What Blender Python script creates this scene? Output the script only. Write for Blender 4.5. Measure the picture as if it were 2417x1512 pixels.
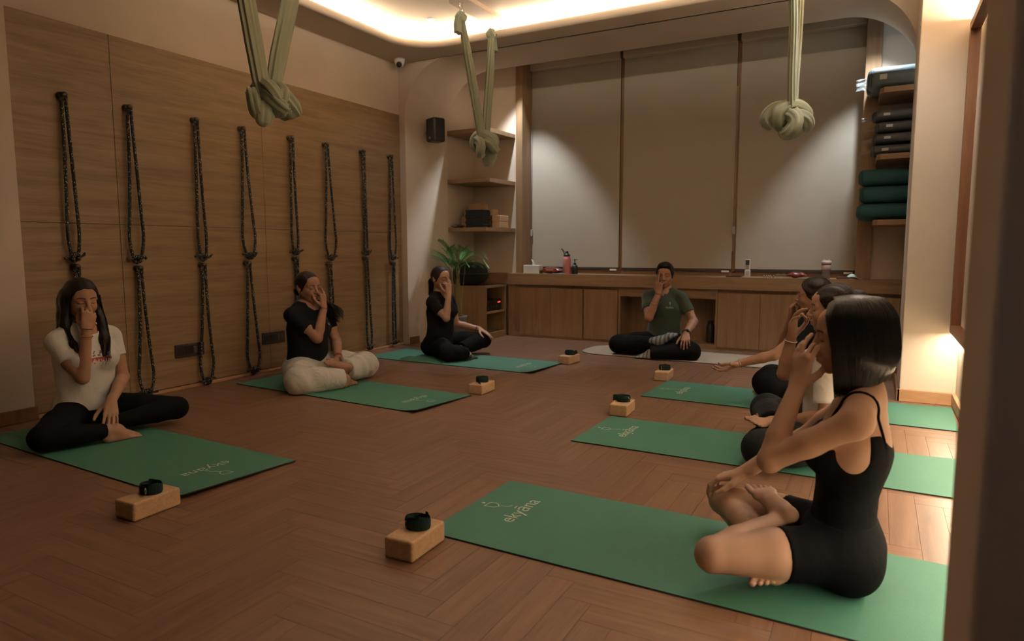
import bpy, bmesh, math, random
import numpy as np
from mathutils import Vector, Matrix, Euler

# ------------------------------------------------------------------ scene, camera, world, lights
for _o in list(bpy.data.objects):
    bpy.data.objects.remove(_o, do_unlink=True)
SC = bpy.context.scene
COL = SC.collection
SC.view_settings.view_transform = 'Standard'
SC.view_settings.look = 'None'
SC.view_settings.gamma = 1.0
SC.view_settings.use_curve_mapping = False
SC.view_settings.exposure = 0.0

CAM_H = 1.05
_cd = bpy.data.cameras.new('camera')
CAM = bpy.data.objects.new('camera', _cd)
COL.objects.link(CAM)
_cd.sensor_fit = 'HORIZONTAL'
_cd.sensor_width = 36.0
_cd.lens = 36.0 * 1585.3 / 2417.0
_cd.clip_start = 0.05
# camera axes in world space (x right, y up, z back)
_f = Vector((-0.4759, 0.8724, -0.1059)).normalized()
_r = Vector((0.8798, 0.4754, 0.0018)).normalized()
CAMROT = None
def _set_cam():
    import numpy as _n
    V1 = _n.array([2073., 585.]); V2 = _n.array([-1731., 592.]); c = _n.array([1208.5, 756.])
    f = 1585.293
    def cr(p):
        v = _n.array([(p[0]-c[0])/f, (p[1]-c[1])/f, 1.0]); return v/_n.linalg.norm(v)
    Y = cr(V1); X = -cr(V2); Z = _n.cross(X, Y)
    R = _n.array([X, Y, Z])            # world = R @ cam(cv)
    right = R @ _n.array([1., 0, 0]); down = R @ _n.array([0, 1., 0]); fwd = R @ _n.array([0, 0, 1.])
    m = Matrix((( right[0], -down[0], -fwd[0], 0),
                ( right[1], -down[1], -fwd[1], 0),
                ( right[2], -down[2], -fwd[2], CAM_H),
                (0, 0, 0, 1)))
    CAM.matrix_world = m
_set_cam()
_cd.dof.use_dof = True
_cd.dof.focus_distance = 3.6
_cd.dof.aperture_fstop = 2.8
SC.camera = CAM

WORLD = bpy.data.worlds.new('world')
SC.world = WORLD
WORLD.use_nodes = True
_bg = WORLD.node_tree.nodes['Background']
_bg.inputs[0].default_value = (1.0, 0.72, 0.5, 1)
_bg.inputs[1].default_value = 0.02

def light(name, kind, loc, rot=(0, 0, 0), energy=10, color=(1, 1, 1), **kw):
    d = bpy.data.lights.new(name, kind)
    d.energy = energy
    d.color = color
    for k, v in kw.items():
        setattr(d, k, v)
    o = bpy.data.objects.new(name, d)
    o.location = loc
    o.rotation_euler = rot
    COL.objects.link(o)
    return o

WARM = (1.0, 0.62, 0.32)
COOL = (0.86, 0.95, 1.0)
PI = math.pi
# cool recessed downlights (the lamps themselves are modelled as ceiling_downlight)
DOWNLIGHTS = [(-3.70, 6.86, 3.27, 195, 74), (-0.10, 6.86, 3.27, 195, 74),
              (-3.78, 5.38, 3.18, 14, 100), (-1.9, 3.3, 3.18, 18, 96), (-0.12, 4.45, 3.18, 46, 108),
              (-3.3, 2.9, 3.18, 22, 100), (-0.22, 0.35, 3.0, 16, 46)]  # last entry: extra lamp out of view, added to lighten the near pier
for _i, (_x, _y, _z, _e, _a) in enumerate(DOWNLIGHTS):
    light('downlight_lamp', 'SPOT', (_x, _y, _z - 0.03), (0, 0, 0), _e, COOL,
          spot_size=math.radians(_a), spot_blend=0.5, shadow_soft_size=0.035)
# LED strips under and above the wall mirror
light('mirror_strip_lamp', 'AREA', (0.462, 3.2, 0.485), (0, 0, 0), 40, (1.0, 0.83, 0.60),
      shape='RECTANGLE', size=0.025, size_y=4.1)
light('mirror_strip_lamp', 'AREA', (0.462, 3.2, 2.49), (PI, 0, 0), 95, (1.0, 0.84, 0.62),
      shape='RECTANGLE', size=0.025, size_y=4.1)
# ------------------------------------------------------------------ helpers
RND = random.Random(7)

def node_mat(name):
    m = bpy.data.materials.new(name)
    m.use_nodes = True
    nt = m.node_tree
    b = nt.nodes['Principled BSDF']
    return m, nt, b

def plain(name, col, rough=0.6, metal=0.0, spec=0.5, bump=0.0, bscale=200.0, var=0.0, vscale=4.0, sheen=0.0, stretch=None,
          emit=None, estr=0.0, coat=0.0, trans=0.0, alpha=1.0):
    m, nt, b = node_mat(name)
    b.inputs['Base Color'].default_value = (*col, 1)
    b.inputs['Roughness'].default_value = rough
    b.inputs['Metallic'].default_value = metal
    b.inputs['Specular IOR Level'].default_value = spec
    if coat: b.inputs['Coat Weight'].default_value = coat
    if trans: b.inputs['Transmission Weight'].default_value = trans
    if alpha < 1: b.inputs['Alpha'].default_value = alpha
    if sheen:
        b.inputs['Sheen Weight'].default_value = sheen
        b.inputs['Sheen Roughness'].default_value = 0.5
    if emit is not None:
        b.inputs['Emission Color'].default_value = (*emit, 1)
        b.inputs['Emission Strength'].default_value = estr
    tc = nt.nodes.new('ShaderNodeTexCoord')
    mp = nt.nodes.new('ShaderNodeMapping')
    nt.links.new(tc.outputs['Object'], mp.inputs[0])
    if stretch: mp.inputs['Scale'].default_value = stretch
    if var:
        n = nt.nodes.new('ShaderNodeTexNoise')
        n.inputs['Scale'].default_value = vscale
        n.inputs['Detail'].default_value = 4
        nt.links.new(mp.outputs[0], n.inputs['Vector'])
        mx = nt.nodes.new('ShaderNodeMix'); mx.data_type = 'RGBA'
        mx.inputs[6].default_value = (*[c*(1-var) for c in col], 1)
        mx.inputs[7].default_value = (*[min(1, c*(1+var)) for c in col], 1)
        nt.links.new(n.outputs['Fac'], mx.inputs[0])
        nt.links.new(mx.outputs[2], b.inputs['Base Color'])
    if bump:
        n2 = nt.nodes.new('ShaderNodeTexNoise')
        n2.inputs['Scale'].default_value = bscale
        n2.inputs['Detail'].default_value = 3
        nt.links.new(mp.outputs[0], n2.inputs['Vector'])
        bp = nt.nodes.new('ShaderNodeBump')
        bp.inputs['Strength'].default_value = bump
        bp.inputs['Distance'].default_value = 0.004
        nt.links.new(n2.outputs['Fac'], bp.inputs['Height'])
        nt.links.new(bp.outputs[0], b.inputs['Normal'])
    return m

def wood(name, c1, c2, scale=(1, 12, 12), rough=0.45, gscale=3.0, bump=0.15, rand=0.0, spec=0.4):
    """grain runs along the axis with the smallest scale"""
    m, nt, b = node_mat(name)
    tc = nt.nodes.new('ShaderNodeTexCoord')
    mp = nt.nodes.new('ShaderNodeMapping')
    mp.inputs['Scale'].default_value = scale
    src = tc.outputs['Object']
    if rand:
        oi = nt.nodes.new('ShaderNodeObjectInfo')
        geo = nt.nodes.new('ShaderNodeNewGeometry')
        ad = nt.nodes.new('ShaderNodeMath'); ad.operation = 'ADD'
        nt.links.new(oi.outputs['Random'], ad.inputs[0]); nt.links.new(geo.outputs['Random Per Island'], ad.inputs[1])
        fr = nt.nodes.new('ShaderNodeMath'); fr.operation = 'FRACT'
        nt.links.new(ad.outputs[0], fr.inputs[0])
        ml = nt.nodes.new('ShaderNodeVectorMath'); ml.operation = 'ADD'
        sc = nt.nodes.new('ShaderNodeMath'); sc.operation = 'MULTIPLY'; sc.inputs[1].default_value = 37.0
        nt.links.new(fr.outputs[0], sc.inputs[0])
        nt.links.new(tc.outputs['Object'], ml.inputs[0]); nt.links.new(sc.outputs[0], ml.inputs[1])
        src = ml.outputs[0]
    nt.links.new(src, mp.inputs[0])
    n = nt.nodes.new('ShaderNodeTexNoise')
    n.inputs['Scale'].default_value = gscale; n.inputs['Detail'].default_value = 5; n.inputs['Distortion'].default_value = 0.6
    n.inputs['Roughness'].default_value = 0.6
    nt.links.new(mp.outputs[0], n.inputs['Vector'])
    n3 = nt.nodes.new('ShaderNodeTexNoise')
    n3.inputs['Scale'].default_value = gscale*6; n3.inputs['Detail'].default_value = 3
    nt.links.new(mp.outputs[0], n3.inputs['Vector'])
    av = nt.nodes.new('ShaderNodeMath'); av.operation = 'MULTIPLY_ADD'; av.inputs[1].default_value = 0.35
    nt.links.new(n3.outputs['Fac'], av.inputs[0]); nt.links.new(n.outputs['Fac'], av.inputs[2])
    rp = nt.nodes.new('ShaderNodeValToRGB')
    rp.color_ramp.elements[0].position = 0.42; rp.color_ramp.elements[0].color = (*c1, 1)
    rp.color_ramp.elements[1].position = 0.92; rp.color_ramp.elements[1].color = (*c2, 1)
    nt.links.new(av.outputs[0], rp.inputs[0])
    out = rp.outputs[0]
    if rand:
        hs = nt.nodes.new('ShaderNodeHueSaturation')
        mr = nt.nodes.new('ShaderNodeMapRange'); mr.inputs[3].default_value = 1-rand; mr.inputs[4].default_value = 1+rand
        nt.links.new(fr.outputs[0], mr.inputs[0]); nt.links.new(mr.outputs[0], hs.inputs['Value'])
        nt.links.new(out, hs.inputs['Color']); out = hs.outputs[0]
    nt.links.new(out, b.inputs['Base Color'])
    b.inputs['Roughness'].default_value = rough
    b.inputs['Specular IOR Level'].default_value = spec
    if bump:
        bp = nt.nodes.new('ShaderNodeBump'); bp.inputs['Strength'].default_value = bump; bp.inputs['Distance'].default_value = 0.003
        nt.links.new(av.outputs[0], bp.inputs['Height']); nt.links.new(bp.outputs[0], b.inputs['Normal'])
    return m

def tag(o, label=None, cat=None, group=None, kind=None):
    if label: o['label'] = label
    if cat: o['category'] = cat
    if group: o['group'] = group
    if kind: o['kind'] = kind
    return o

def empty(name, loc=(0, 0, 0), rz=0.0):
    o = bpy.data.objects.new(name, None)
    o.empty_display_size = 0.05
    o.location = loc; o.rotation_euler = (0, 0, rz)
    COL.objects.link(o)
    return o

def thing(name, label, cat, loc=(0, 0, 0), rz=0.0, group=None):
    return tag(empty(name, loc, rz), label, cat, group)

class MB:
    """collects shapes into one mesh"""
    def __init__(s):
        s.v = []; s.f = []; s.sm = []
    def add(s, vs, fs, smooth=False):
        b = len(s.v)
        s.v += [tuple(v) for v in vs]
        for f in fs:
            s.f.append([b+i for i in f]); s.sm.append(smooth)
        return s
    def box(s, x0, x1, y0, y1, z0, z1, bev=0.0, M=None):
        if bev <= 0:
            vs = [(x, y, z) for x in (x0, x1) for y in (y0, y1) for z in (z0, z1)]
            fs = [(0, 1, 3, 2), (4, 6, 7, 5), (0, 4, 5, 1), (2, 3, 7, 6), (0, 2, 6, 4), (1, 5, 7, 3)]
        else:
            bm = bmesh.new()
            bmesh.ops.create_cube(bm, size=1)
            for v in bm.verts:
                v.co = Vector((x0 if v.co.x < 0 else x1, y0 if v.co.y < 0 else y1, z0 if v.co.z < 0 else z1))
            seg = 3 if bev > 0.008 else 2
            bmesh.ops.bevel(bm, geom=bm.edges[:], offset=bev, segments=seg, affect='EDGES', profile=0.5)
            bm.verts.ensure_lookup_table()
            vs = [v.co.copy() for v in bm.verts]
            fs = [[v.index for v in f.verts] for f in bm.faces]
            bm.free()
        if M is not None: vs = [M @ Vector(v) for v in vs]
        return s.add(vs, fs, False)
    def lathe(s, prof, n=24, M=None, close=True, smooth=True, ang=2*PI):
        """prof: list of (r, z)"""
        vs = []; fs = []
        for r, z in prof:
            for i in range(n):
                a = ang*i/n
                vs.append((r*math.cos(a), r*math.sin(a), z))
        for j in range(len(prof)-1):
            for i in range(n):
                k = (i+1) % n
                fs.append((j*n+i, j*n+k, (j+1)*n+k, (j+1)*n+i))
        if close:
            if prof[0][0] > 1e-5: fs.append(tuple(reversed(range(n))))
            if prof[-1][0] > 1e-5: fs.append(tuple((len(prof)-1)*n+i for i in range(n)))
        if M is not None: vs = [M @ Vector(v) for v in vs]
        return s.add(vs, fs, smooth)
    def tube(s, pts, rad, n=8, closed=False, cap=True, flat=None, smooth=True, up=None):
        """pts list; rad number, list or list of (a,b) half-axes"""
        P = [Vector(p) for p in pts]; N = len(P)
        T = []
        for i in range(N):
            if closed: t = P[(i+1) % N]-P[i-1]
            else: t = P[min(i+1, N-1)]-P[max(i-1, 0)]
            T.append(t.normalized() if t.length > 1e-9 else Vector((0, 0, 1)))
        u = Vector(up) if up is not None else (Vector((0, 0, 1)) if abs(T[0].z) < 0.9 else Vector((1, 0, 0)))
        vs = []
        a = (u - T[0]*u.dot(T[0])).normalized()
        for i in range(N):
            if up is not None:
                uu = Vector(up); a2 = uu - T[i]*uu.dot(T[i])
                if a2.length > 1e-4: a = a2.normalized()
            else:
                a2 = a - T[i]*a.dot(T[i])
                if a2.length > 1e-6: a = a2.normalized()
            b = T[i].cross(a)
            r = rad[i] if isinstance(rad, (list, tuple)) else rad
            ra, rb = r if isinstance(r, (list, tuple)) else (r, r)
            for k in range(n):
                an = 2*PI*k/n
                vs.append(P[i] + a*(ra*math.cos(an)) + b*(rb*math.sin(an)))
        fs = []
        M2 = N if closed else N-1
        for i in range(M2):
            j = (i+1) % N
            for k in range(n):
                l = (k+1) % n
                fs.append((i*n+k, i*n+l, j*n+l, j*n+k))
        if cap and not closed:
            fs.append(tuple(reversed(range(n)))); fs.append(tuple((N-1)*n+k for k in range(n)))
        return s.add(vs, fs, smooth)
    def prism(s, poly, z0, z1, M=None, smooth=False):
        n = len(poly)
        vs = [(x, y, z0) for x, y in poly] + [(x, y, z1) for x, y in poly]
        fs = [tuple(reversed(range(n))), tuple(range(n, 2*n))]
        for i in range(n):
            j = (i+1) % n
            fs.append((i, j, n+j, n+i))
        if M is not None: vs = [M @ Vector(v) for v in vs]
        return s.add(vs, fs, smooth)
    def grid(s, P, closed_u=False, smooth=True):
        """P[i][j] points"""
        nu = len(P); nv = len(P[0]); vs = [p for row in P for p in row]; fs = []
        for i in range(nu if closed_u else nu-1):
            k = (i+1) % nu
            for j in range(nv-1):
                fs.append((i*nv+j, k*nv+j, k*nv+j+1, i*nv+j+1))
        return s.add(vs, fs, smooth)
    def mesh(s, name):
        me = bpy.data.meshes.new(name)
        me.from_pydata([tuple(v) for v in s.v], [], s.f)
        me.polygons.foreach_set('use_smooth', s.sm)
        me.update()
        return me
    def build(s, name, mat, parent=None, loc=None, smooth=None):
        me = s.mesh(name)
        bm = bmesh.new(); bm.from_mesh(me)
        bmesh.ops.recalc_face_normals(bm, faces=bm.faces[:])
        bm.to_mesh(me); bm.free()
        o = bpy.data.objects.new(name, me)
        if mat is not None: me.materials.append(mat)
        COL.objects.link(o)
        if parent is not None: o.parent = parent
        if loc is not None: o.location = loc
        return o

def struct(o):
    o['kind'] = 'structure'; return o

def inst(src, parent=None, loc=None, rz=None):
    c = src.copy(); COL.objects.link(c)
    c.parent = parent
    if loc is not None: c.location = loc
    if rz is not None: c.rotation_euler = (0, 0, rz)
    return c

def copy_tree(o, parent=None):
    c = o.copy(); COL.objects.link(c); c.parent = parent
    for ch in list(o.children):
        copy_tree(ch, c)
    return c

def rotM(loc=(0, 0, 0), rot=(0, 0, 0)):
    return Matrix.Translation(loc) @ Euler(rot).to_matrix().to_4x4()

def catmull(pts, m=6, closed=False):
    P = [Vector(p) for p in pts]; n = len(P); out = []
    for i in range(n if closed else n-1):
        p0 = P[i-1] if (closed or i > 0) else P[0]*2-P[1]
        p1 = P[i]; p2 = P[(i+1) % n]
        p3 = P[(i+2) % n] if (closed or i+2 < n) else P[n-1]*2-P[n-2]
        for k in range(m):
            t = k/m
            out.append(0.5*((2*p1)+(-p0+p2)*t+(2*p0-5*p1+4*p2-p3)*t*t+(-p0+3*p1-3*p2+p3)*t*t*t))
    if not closed: out.append(P[-1])
    return out
# ------------------------------------------------------------------ materials
PLASTER = plain('plaster', (0.60, 0.50, 0.405), 0.85, spec=0.2, bump=0.12, bscale=60, var=0.10, vscale=2.2)
CEILPL = plain('ceiling_plaster', (0.58, 0.485, 0.39), 0.9, spec=0.2, bump=0.06, bscale=30, var=0.12, vscale=1.6)
PANELW = wood('oak_veneer_panel', (0.165, 0.102, 0.050), (0.285, 0.19, 0.10), scale=(14, 0.8, 14), gscale=1.6, rough=0.42, bump=0.05)
CABW = wood('oak_veneer_cabinet', (0.20, 0.120, 0.062), (0.32, 0.20, 0.11), scale=(14, 14, 0.9), gscale=1.8, rough=0.45, bump=0.05)
CABH = wood('oak_veneer_counter', (0.20, 0.120, 0.062), (0.32, 0.20, 0.11), scale=(0.9, 14, 14), gscale=1.8, rough=0.45, bump=0.05)
DARKW = wood('walnut_trim', (0.12, 0.055, 0.022), (0.21, 0.10, 0.045), scale=(14, 14, 0.9), gscale=1.8, rough=0.45, bump=0.05)
FLOORX = wood('floor_oak_along', (0.130, 0.064, 0.037), (0.215, 0.120, 0.072), scale=(1.0, 16, 16), gscale=1.7, rough=0.40, bump=0.14, rand=0.08)
FLOORY = wood('floor_oak_across', (0.130, 0.064, 0.037), (0.215, 0.120, 0.072), scale=(16, 1.0, 16), gscale=1.7, rough=0.40, bump=0.14, rand=0.08)
GROUT = plain('floor_joint', (0.17, 0.09, 0.055), 0.8)
BASEB = wood('baseboard_oak', (0.34, 0.18, 0.085), (0.48, 0.28, 0.15), scale=(3, 3, 14), gscale=1.6, rough=0.45, bump=0.03)
BLACKPL = plain('black_plastic', (0.012, 0.012, 0.013), 0.42)
WHITEPL = plain('white_plastic', (0.78, 0.76, 0.72), 0.4)
STEEL = plain('steel', (0.62, 0.6, 0.57), 0.25, metal=1.0)

# ------------------------------------------------------------------ floor
floor = struct(MB().box(-4.75, 0.75, -4.1, 7.7, -0.06, -0.004).build('floor', GROUT))
PW, PN = 0.098, 6
PL = PW*PN
GAP = 0.0006
hm = MB().box(GAP, PL-GAP, GAP, PW-GAP, -0.004, 0.0, 0.0).mesh('plank')
hm.materials.append(FLOORX)
vm = MB().box(GAP, PW-GAP, GAP, PL-GAP, -0.004, 0.0, 0.0).mesh('plank')
vm.materials.append(FLOORY)
OX, OY = 0.087-PL, 2.66
planks = []
FX0, FX1, FY0, FY1 = -4.57, 0.5, -0.6, 7.12
for m in range(-14, 15):
    for k in range(-110, 111):
        hx, hy = OX+(k+2*PN*m)*PW, OY-k*PW
        planks.append(('h', hx, hy))
        planks.append(('v', hx+PL, hy))
def _clip(p):
    t, x, y = p
    w, h = (PL, PW) if t == 'h' else (PW, PL)
    x0, x1, y0, y1 = max(x, FX0), min(x+w, FX1), max(y, FY0), min(y+h, FY1)
    return (t, x, y, x0, x1, y0, y1, (x1-x0) > w-1e-6 and (y1-y0) > h-1e-6) if (x1-x0 > 0.01 and y1-y0 > 0.01) else None
planks = [c for c in (_clip(p) for p in planks) if c]
def _seen(c):
    x, y = (c[3]+c[4])/2, (c[5]+c[6])/2
    v = CAM.matrix_world.inverted() @ Vector((x, y, 0))
    if v.z > -0.3: return None
    px, py = 1208.5+1585.3*v.x/-v.z, 756-1585.3*v.y/-v.z
    return v.length if (-150 < px < 2300 and py < 1600) else None
vis = sorted([(d, i) for i, d in ((i, _seen(c)) for i, c in enumerate(planks)) if d is not None and planks[i][7]])
near = set(i for d, i in vis[:300])
rest = {'h': MB(), 'v': MB()}
for i, c in enumerate(planks):
    if i in near:
        o = bpy.data.objects.new('plank', hm if c[0] == 'h' else vm)
        COL.objects.link(o); o.parent = floor; o.location = (c[1], c[2], 0)
    else:
        rest[c[0]].box(c[3]+GAP, c[4]-GAP, c[5]+GAP, c[6]-GAP, -0.004, 0.0)
for k, mt in (('h', FLOORX), ('v', FLOORY)):
    o = rest[k].build('plank_field', mt, floor); o['kind'] = 'stuff'

# ------------------------------------------------------------------ left wall with oak panels
wl = struct(MB().box(-4.75, -4.59, -4.1, 6.1, 0, 3.6).build('wall_left', PLASTER))
ys = [2.18, 2.80, 4.05, 5.30, 5.905]
zs = [0.028, 1.218, 2.472]
for i in range(4):
    for j in range(2):
        g = 0.0014
        MB().box(-4.60, -4.57, ys[i]+g, ys[i+1]-g, zs[j]+g, zs[j+1]-g, 0.0015).build('panel', PANELW, wl)
struct(MB().box(-4.60, -4.545, -4.1, 2.178, 0, 3.02).build('wall_left_pier', PLASTER))
struct(MB().box(-4.60, -4.553, 2.18, 5.905, 0.0, 0.024, 0.004).build('baseboard_left', BASEB))
struct(MB().box(-4.56, -4.53, -4.1, 2.19, 0.0, 0.085, 0.004).build('baseboard_left_pier', DARKW))

# ------------------------------------------------------------------ ceiling: raised tray, cove soffit with rounded lip
struct(MB().box(-4.75, 0.75, -4.1, 5.98, 3.18, 3.40).build('ceiling', CEILPL))
IX0, IX1, IY0, IY1, IR = -4.13, 0.02, 2.75, 5.60, 0.38
EX0, EX1, EY0, EY1 = -4.59, 0.55, -4.0, 5.94
def ring(n_arc=14, n_side=10):
    """loop of (inner point, inward normal, outer point)"""
    out = []
    cs = [((IX1-IR, IY1-IR), 0), ((IX0+IR, IY1-IR), 90), ((IX0+IR, IY0+IR), 180), ((IX1-IR, IY0+IR), 270)]
    ec = [(EX1, EY1), (EX0, EY1), (EX0, EY0), (EX1, EY0)]
    for q, ((cx, cy), a0) in enumerate(cs):
        for i in range(n_arc+1):
            a = math.radians(a0+90*i/n_arc)
            p = (cx+IR*math.cos(a), cy+IR*math.sin(a))
            nrm = (-math.cos(a), -math.sin(a))
            t = i/n_arc
            ex, ey = ec[q]
            # outer point travels from the side projection to the corner and on
            s0 = {0: (EX1, p[1]), 1: (p[0], EY1), 2: (EX0, p[1]), 3: (p[0], EY0)}[q]
            s1 = {0: (p[0], EY1), 1: (EX0, p[1]), 2: (p[0], EY0), 3: (EX1, p[1])}[q]
            if abs(t-0.5) < 1e-6: o = (ex, ey)
            elif t < 0.5: o = tuple(s0[k]+(ec[q][k]-s0[k])*(t/0.5) for k in (0, 1))
            else: o = tuple(ec[q][k]+(s1[k]-ec[q][k])*((t-0.5)/0.5) for k in (0, 1))
            out.append((p, nrm, o))
    return out
RG = ring()
prof = []      # (offset outward from lip, z)
BR = 0.035
rows = []
for (p, nn, o) in RG:
    row = [(o[0], o[1], 3.0)]
    for i in range(9):
        a = math.radians(-90+180*i/8)
        off = -BR*math.cos(a)          # towards the inside
        row.append((p[0]-nn[0]*(BR+0.02)+nn[0]*(-off), p[1]-nn[1]*(BR+0.02)+nn[1]*(-off), 3.0+BR+BR*math.sin(a)))
    row.append((o[0], o[1], 3.0+2*BR))
    rows.append(row)
struct(MB().grid(rows, closed_u=True).build('ceiling_soffit', CEILPL))
# cove upstand wall (closes the cove behind the strip)
led = MB(); cov = []
for (p, nn, o) in RG:
    cov.append([(p[0]-nn[0]*0.30, p[1]-nn[1]*0.30, 3.06), (p[0]-nn[0]*0.30, p[1]-nn[1]*0.30, 3.185)])
struct(MB().grid(cov, closed_u=True).build('ceiling_cove_wall', CEILPL))
LEDM = plain('warm_led', (1, 0.8, 0.55), 0.5, emit=(1.0, 0.84, 0.62), estr=310.0)
pts = [(p[0]-nn[0]*0.13, p[1]-nn[1]*0.13, 3.076) for (p, nn, o) in RG]
st = led.tube(pts, [(0.004, 0.010)]*len(pts), 6, closed=True, up=(0, 0, 1)).build('led_strip', LEDM)
tag(st, 'warm glowing LED strip running round the ceiling cove', 'light strip')

# ------------------------------------------------------------------ arch portal to the window alcove
def arch(xl, xr, r, top, y, n=12, z0=0.0):
    P = [(xl, y, z0), (xl, y, (top-r)*0.5), (xl, y, top-r)]
    for i in range(1, n+1):
        a = math.radians(180-90*i/n); P.append((xl+r+r*math.cos(a), y, top-r+r*math.sin(a)))
    for i in range(0, n+1):
        a = math.radians(90-90*i/n); P.append((xr-r+r*math.cos(a), y, top-r+r*math.sin(a)))
    P += [(xr, y, (top-r)*0.5), (xr, y, z0)]
    return P
AO = arch(-4.505, 0.19, 0.55, 3.0, 5.92)
AI = arch(-4.425, 0.245, 0.60, 3.0, 6.60)
AM = [tuple((a[i]+b[i])/2 for i in range(3)) for a, b in zip(AO, AI)]
mb = MB(); mb.grid([AO, AM, AI])
nA = len(AO)
half = nA//2
left = AO[:half]; right = AO[half:]
mb.add([(-4.62, 5.92, 0)]+left+[(left[-1][0], 5.92, 3.04), (-4.62, 5.92, 3.04)], [tuple(range(len(left)+3))])
mb.add([(0.62, 5.92, 0), (0.62, 5.92, 3.04), (right[0][0], 5.92, 3.04)]+right, [tuple(range(len(right)+3))])
left = AI[:half]; right = AI[half:]
mb.add([(-4.62, 6.602, 0)]+left+[(left[-1][0], 6.602, 3.3), (-4.62, 6.602, 3.3)], [tuple(range(len(left)+3))])
mb.add([(0.62, 6.602, 0), (0.62, 6.602, 3.3), (right[0][0], 6.602, 3.3)]+right, [tuple(range(len(right)+3))])
mb.add([(left[-1][0], 6.602, 3.0), (right[0][0], 6.602, 3.0), (right[0][0], 6.602, 3.3), (left[-1][0], 6.602, 3.3)], [(0, 1, 2, 3)])
struct(mb.build('wall_arch', PLASTER))
struct(MB().box(-4.50, -4.485, 5.93, 6.6, 0, 0.08, 0.003).build('baseboard_arch', DARKW))
struct(MB().box(0.175, 0.62, 5.285, 5.95, 0, 3.02, 0.006).build('wall_right_column', PLASTER))
struct(MB().box(0.162, 0.49, 5.268, 5.30, 0, 0.085, 0.004).build('baseboard_column', BASEB))
struct(MB().box(0.155, 0.18, 5.268, 5.93, 0, 0.085, 0.004).build('baseboard_column_side', DARKW))
struct(MB().box(0.50, 0.66, -4.1, 5.35, 0, 3.6).build('wall_right', PLASTER))
struct(MB().box(0.478, 0.502, -4.0, 5.285, 0, 0.085, 0.004).build('baseboard_right', BASEB))
struct(MB().box(-4.75, 0.75, -4.1, -3.95, 0, 3.6).build('wall_front', PLASTER))
# near pier at the right edge of the view
struct(MB().box(0.110, 0.60, 0.86, 1.115, 0, 3.05, 0.006).build('wall_near_pier', PLASTER))

# ------------------------------------------------------------------ alcove
struct(MB().box(-4.60, -4.46, 6.60, 7.40, 0, 3.4).build('wall_alcove_left', PLASTER))
struct(MB().box(0.50, 0.64, 5.95, 7.70, 0, 3.4).build('wall_alcove_right', PLASTER))
struct(MB().box(-4.60, 0.64, 6.60, 7.70, 3.27, 3.42).build('ceiling_alcove', CEILPL))
wb = MB()
wb.box(-4.60, -3.84, 7.22, 7.36, 0, 3.3).box(-0.06, 0.64, 7.22, 7.36, 0, 3.3).box(-4.60, 0.64, 7.56, 7.70, 0, 3.3)
struct(wb.build('wall_back', PLASTER))
# timber window posts
struct(MB().box(-3.845, -3.757, 7.19, 7.56, 0.757, 3.27, 0.002).build('trim_1', CABW))
struct(MB().box(-0.185, -0.055, 7.19, 7.56, 0.757, 3.27, 0.002).build('trim_2', CABW))
# window: glass, frame, mullions
GLASSD = plain('night_glass', (0.01, 0.011, 0.013), 0.06, spec=0.6)
w1 = struct(MB().box(-3.757, -0.185, 7.52, 7.53, 0.80, 3.27).build('window_1', GLASSD))
for x in (-2.613, -1.351):
    MB().box(x-0.02, x+0.02, 7.455, 7.52, 0.79, 3.27, 0.002).build('mullion', CABW, w1)
MB().box(-3.757, -0.185, 7.455, 7.53, 0.757, 0.806, 0.002).build('window_sill', CABH, w1)
# ------------------------------------------------------------------ cabinets and worktop under the window
def cab_unit(name, label, x0, x1, doors=None, niche=None, back=0.34):
    t = thing(name, label, 'cabinet', ((x0+x1)/2, 7.1, 0))
    cx = (x0+x1)/2
    if doors:
        MB().box(x0-cx, x1-cx, 0.012, back, 0.0, 0.628).build('body', CABW, t)
        MB().box(x0-cx, x1-cx, -0.002, 0.012, 0.0, 0.055).build('plinth', CABH, t)
        xs = doors
        for a, b in zip(xs[:-1], xs[1:]):
            MB().box(a-cx+0.002, b-cx-0.002, -0.012, 0.010, 0.028, 0.592, 0.0012).build('door', CABW, t)
    else:
        MB().box(x0-cx, x0-cx+0.02, -0.008, 0.34, 0, 0.628).build('side_panel', CABW, t)
        MB().box(x1-cx-0.02, x1-cx, -0.008, 0.34, 0, 0.628).build('side_panel', CABW, t)
        MB().box(x0-cx+0.02, x1-cx-0.02, -0.008, 0.34, 0.527, 0.628).build('top_rail', CABH, t)
        MB().box(x0-cx+0.02, x1-cx-0.02, -0.008, 0.34, 0.0, 0.05).build('bottom_board', CABH, t)
        MB().box(x0-cx+0.02, x1-cx-0.02, 0.30, 0.34, 0.05, 0.527).build('back_panel', CABW, t)
    return t
cab_unit('base_cabinet', 'oak base cabinet with two doors under the window, nearest the potted palm', -3.80, -2.925, [-3.744, -3.336, -2.932])
cab_unit('base_cabinet', 'narrow single door oak base cabinet left of the dark open niche', -2.924, -2.505, [-2.916, -2.512])
cab_unit('niche_cabinet', 'open oak niche cabinet behind the seated instructor', -2.504, -1.432)
cab_unit('base_cabinet', 'oak base cabinet with two doors right of the dark open niche', -1.431, -0.615, [-1.43, -1.013, -0.619])
cab_unit('base_cabinet', 'oak base cabinet partly hidden behind the heads of the right row', -0.614, 0.49, [-0.612, -0.20, 0.20, 0.48], back=0.115)
MB().box(-3.90, -3.801, 7.10, 7.215, 0, 0.628).build('filler', CABW)
tag(bpy.data.objects['filler'], 'narrow oak filler panel between corner shelf unit and base cabinets', 'panel')
bpy.data.objects['filler'].name = 'filler_panel'
ct = MB().prism([(-3.885, 7.055), (0.495, 7.055), (0.495, 7.218), (-0.058, 7.218), (-0.058, 7.455), (-3.842, 7.455), (-3.842, 7.218), (-3.885, 7.218)], 0.630, 0.757).build('worktop', CABH)
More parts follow.
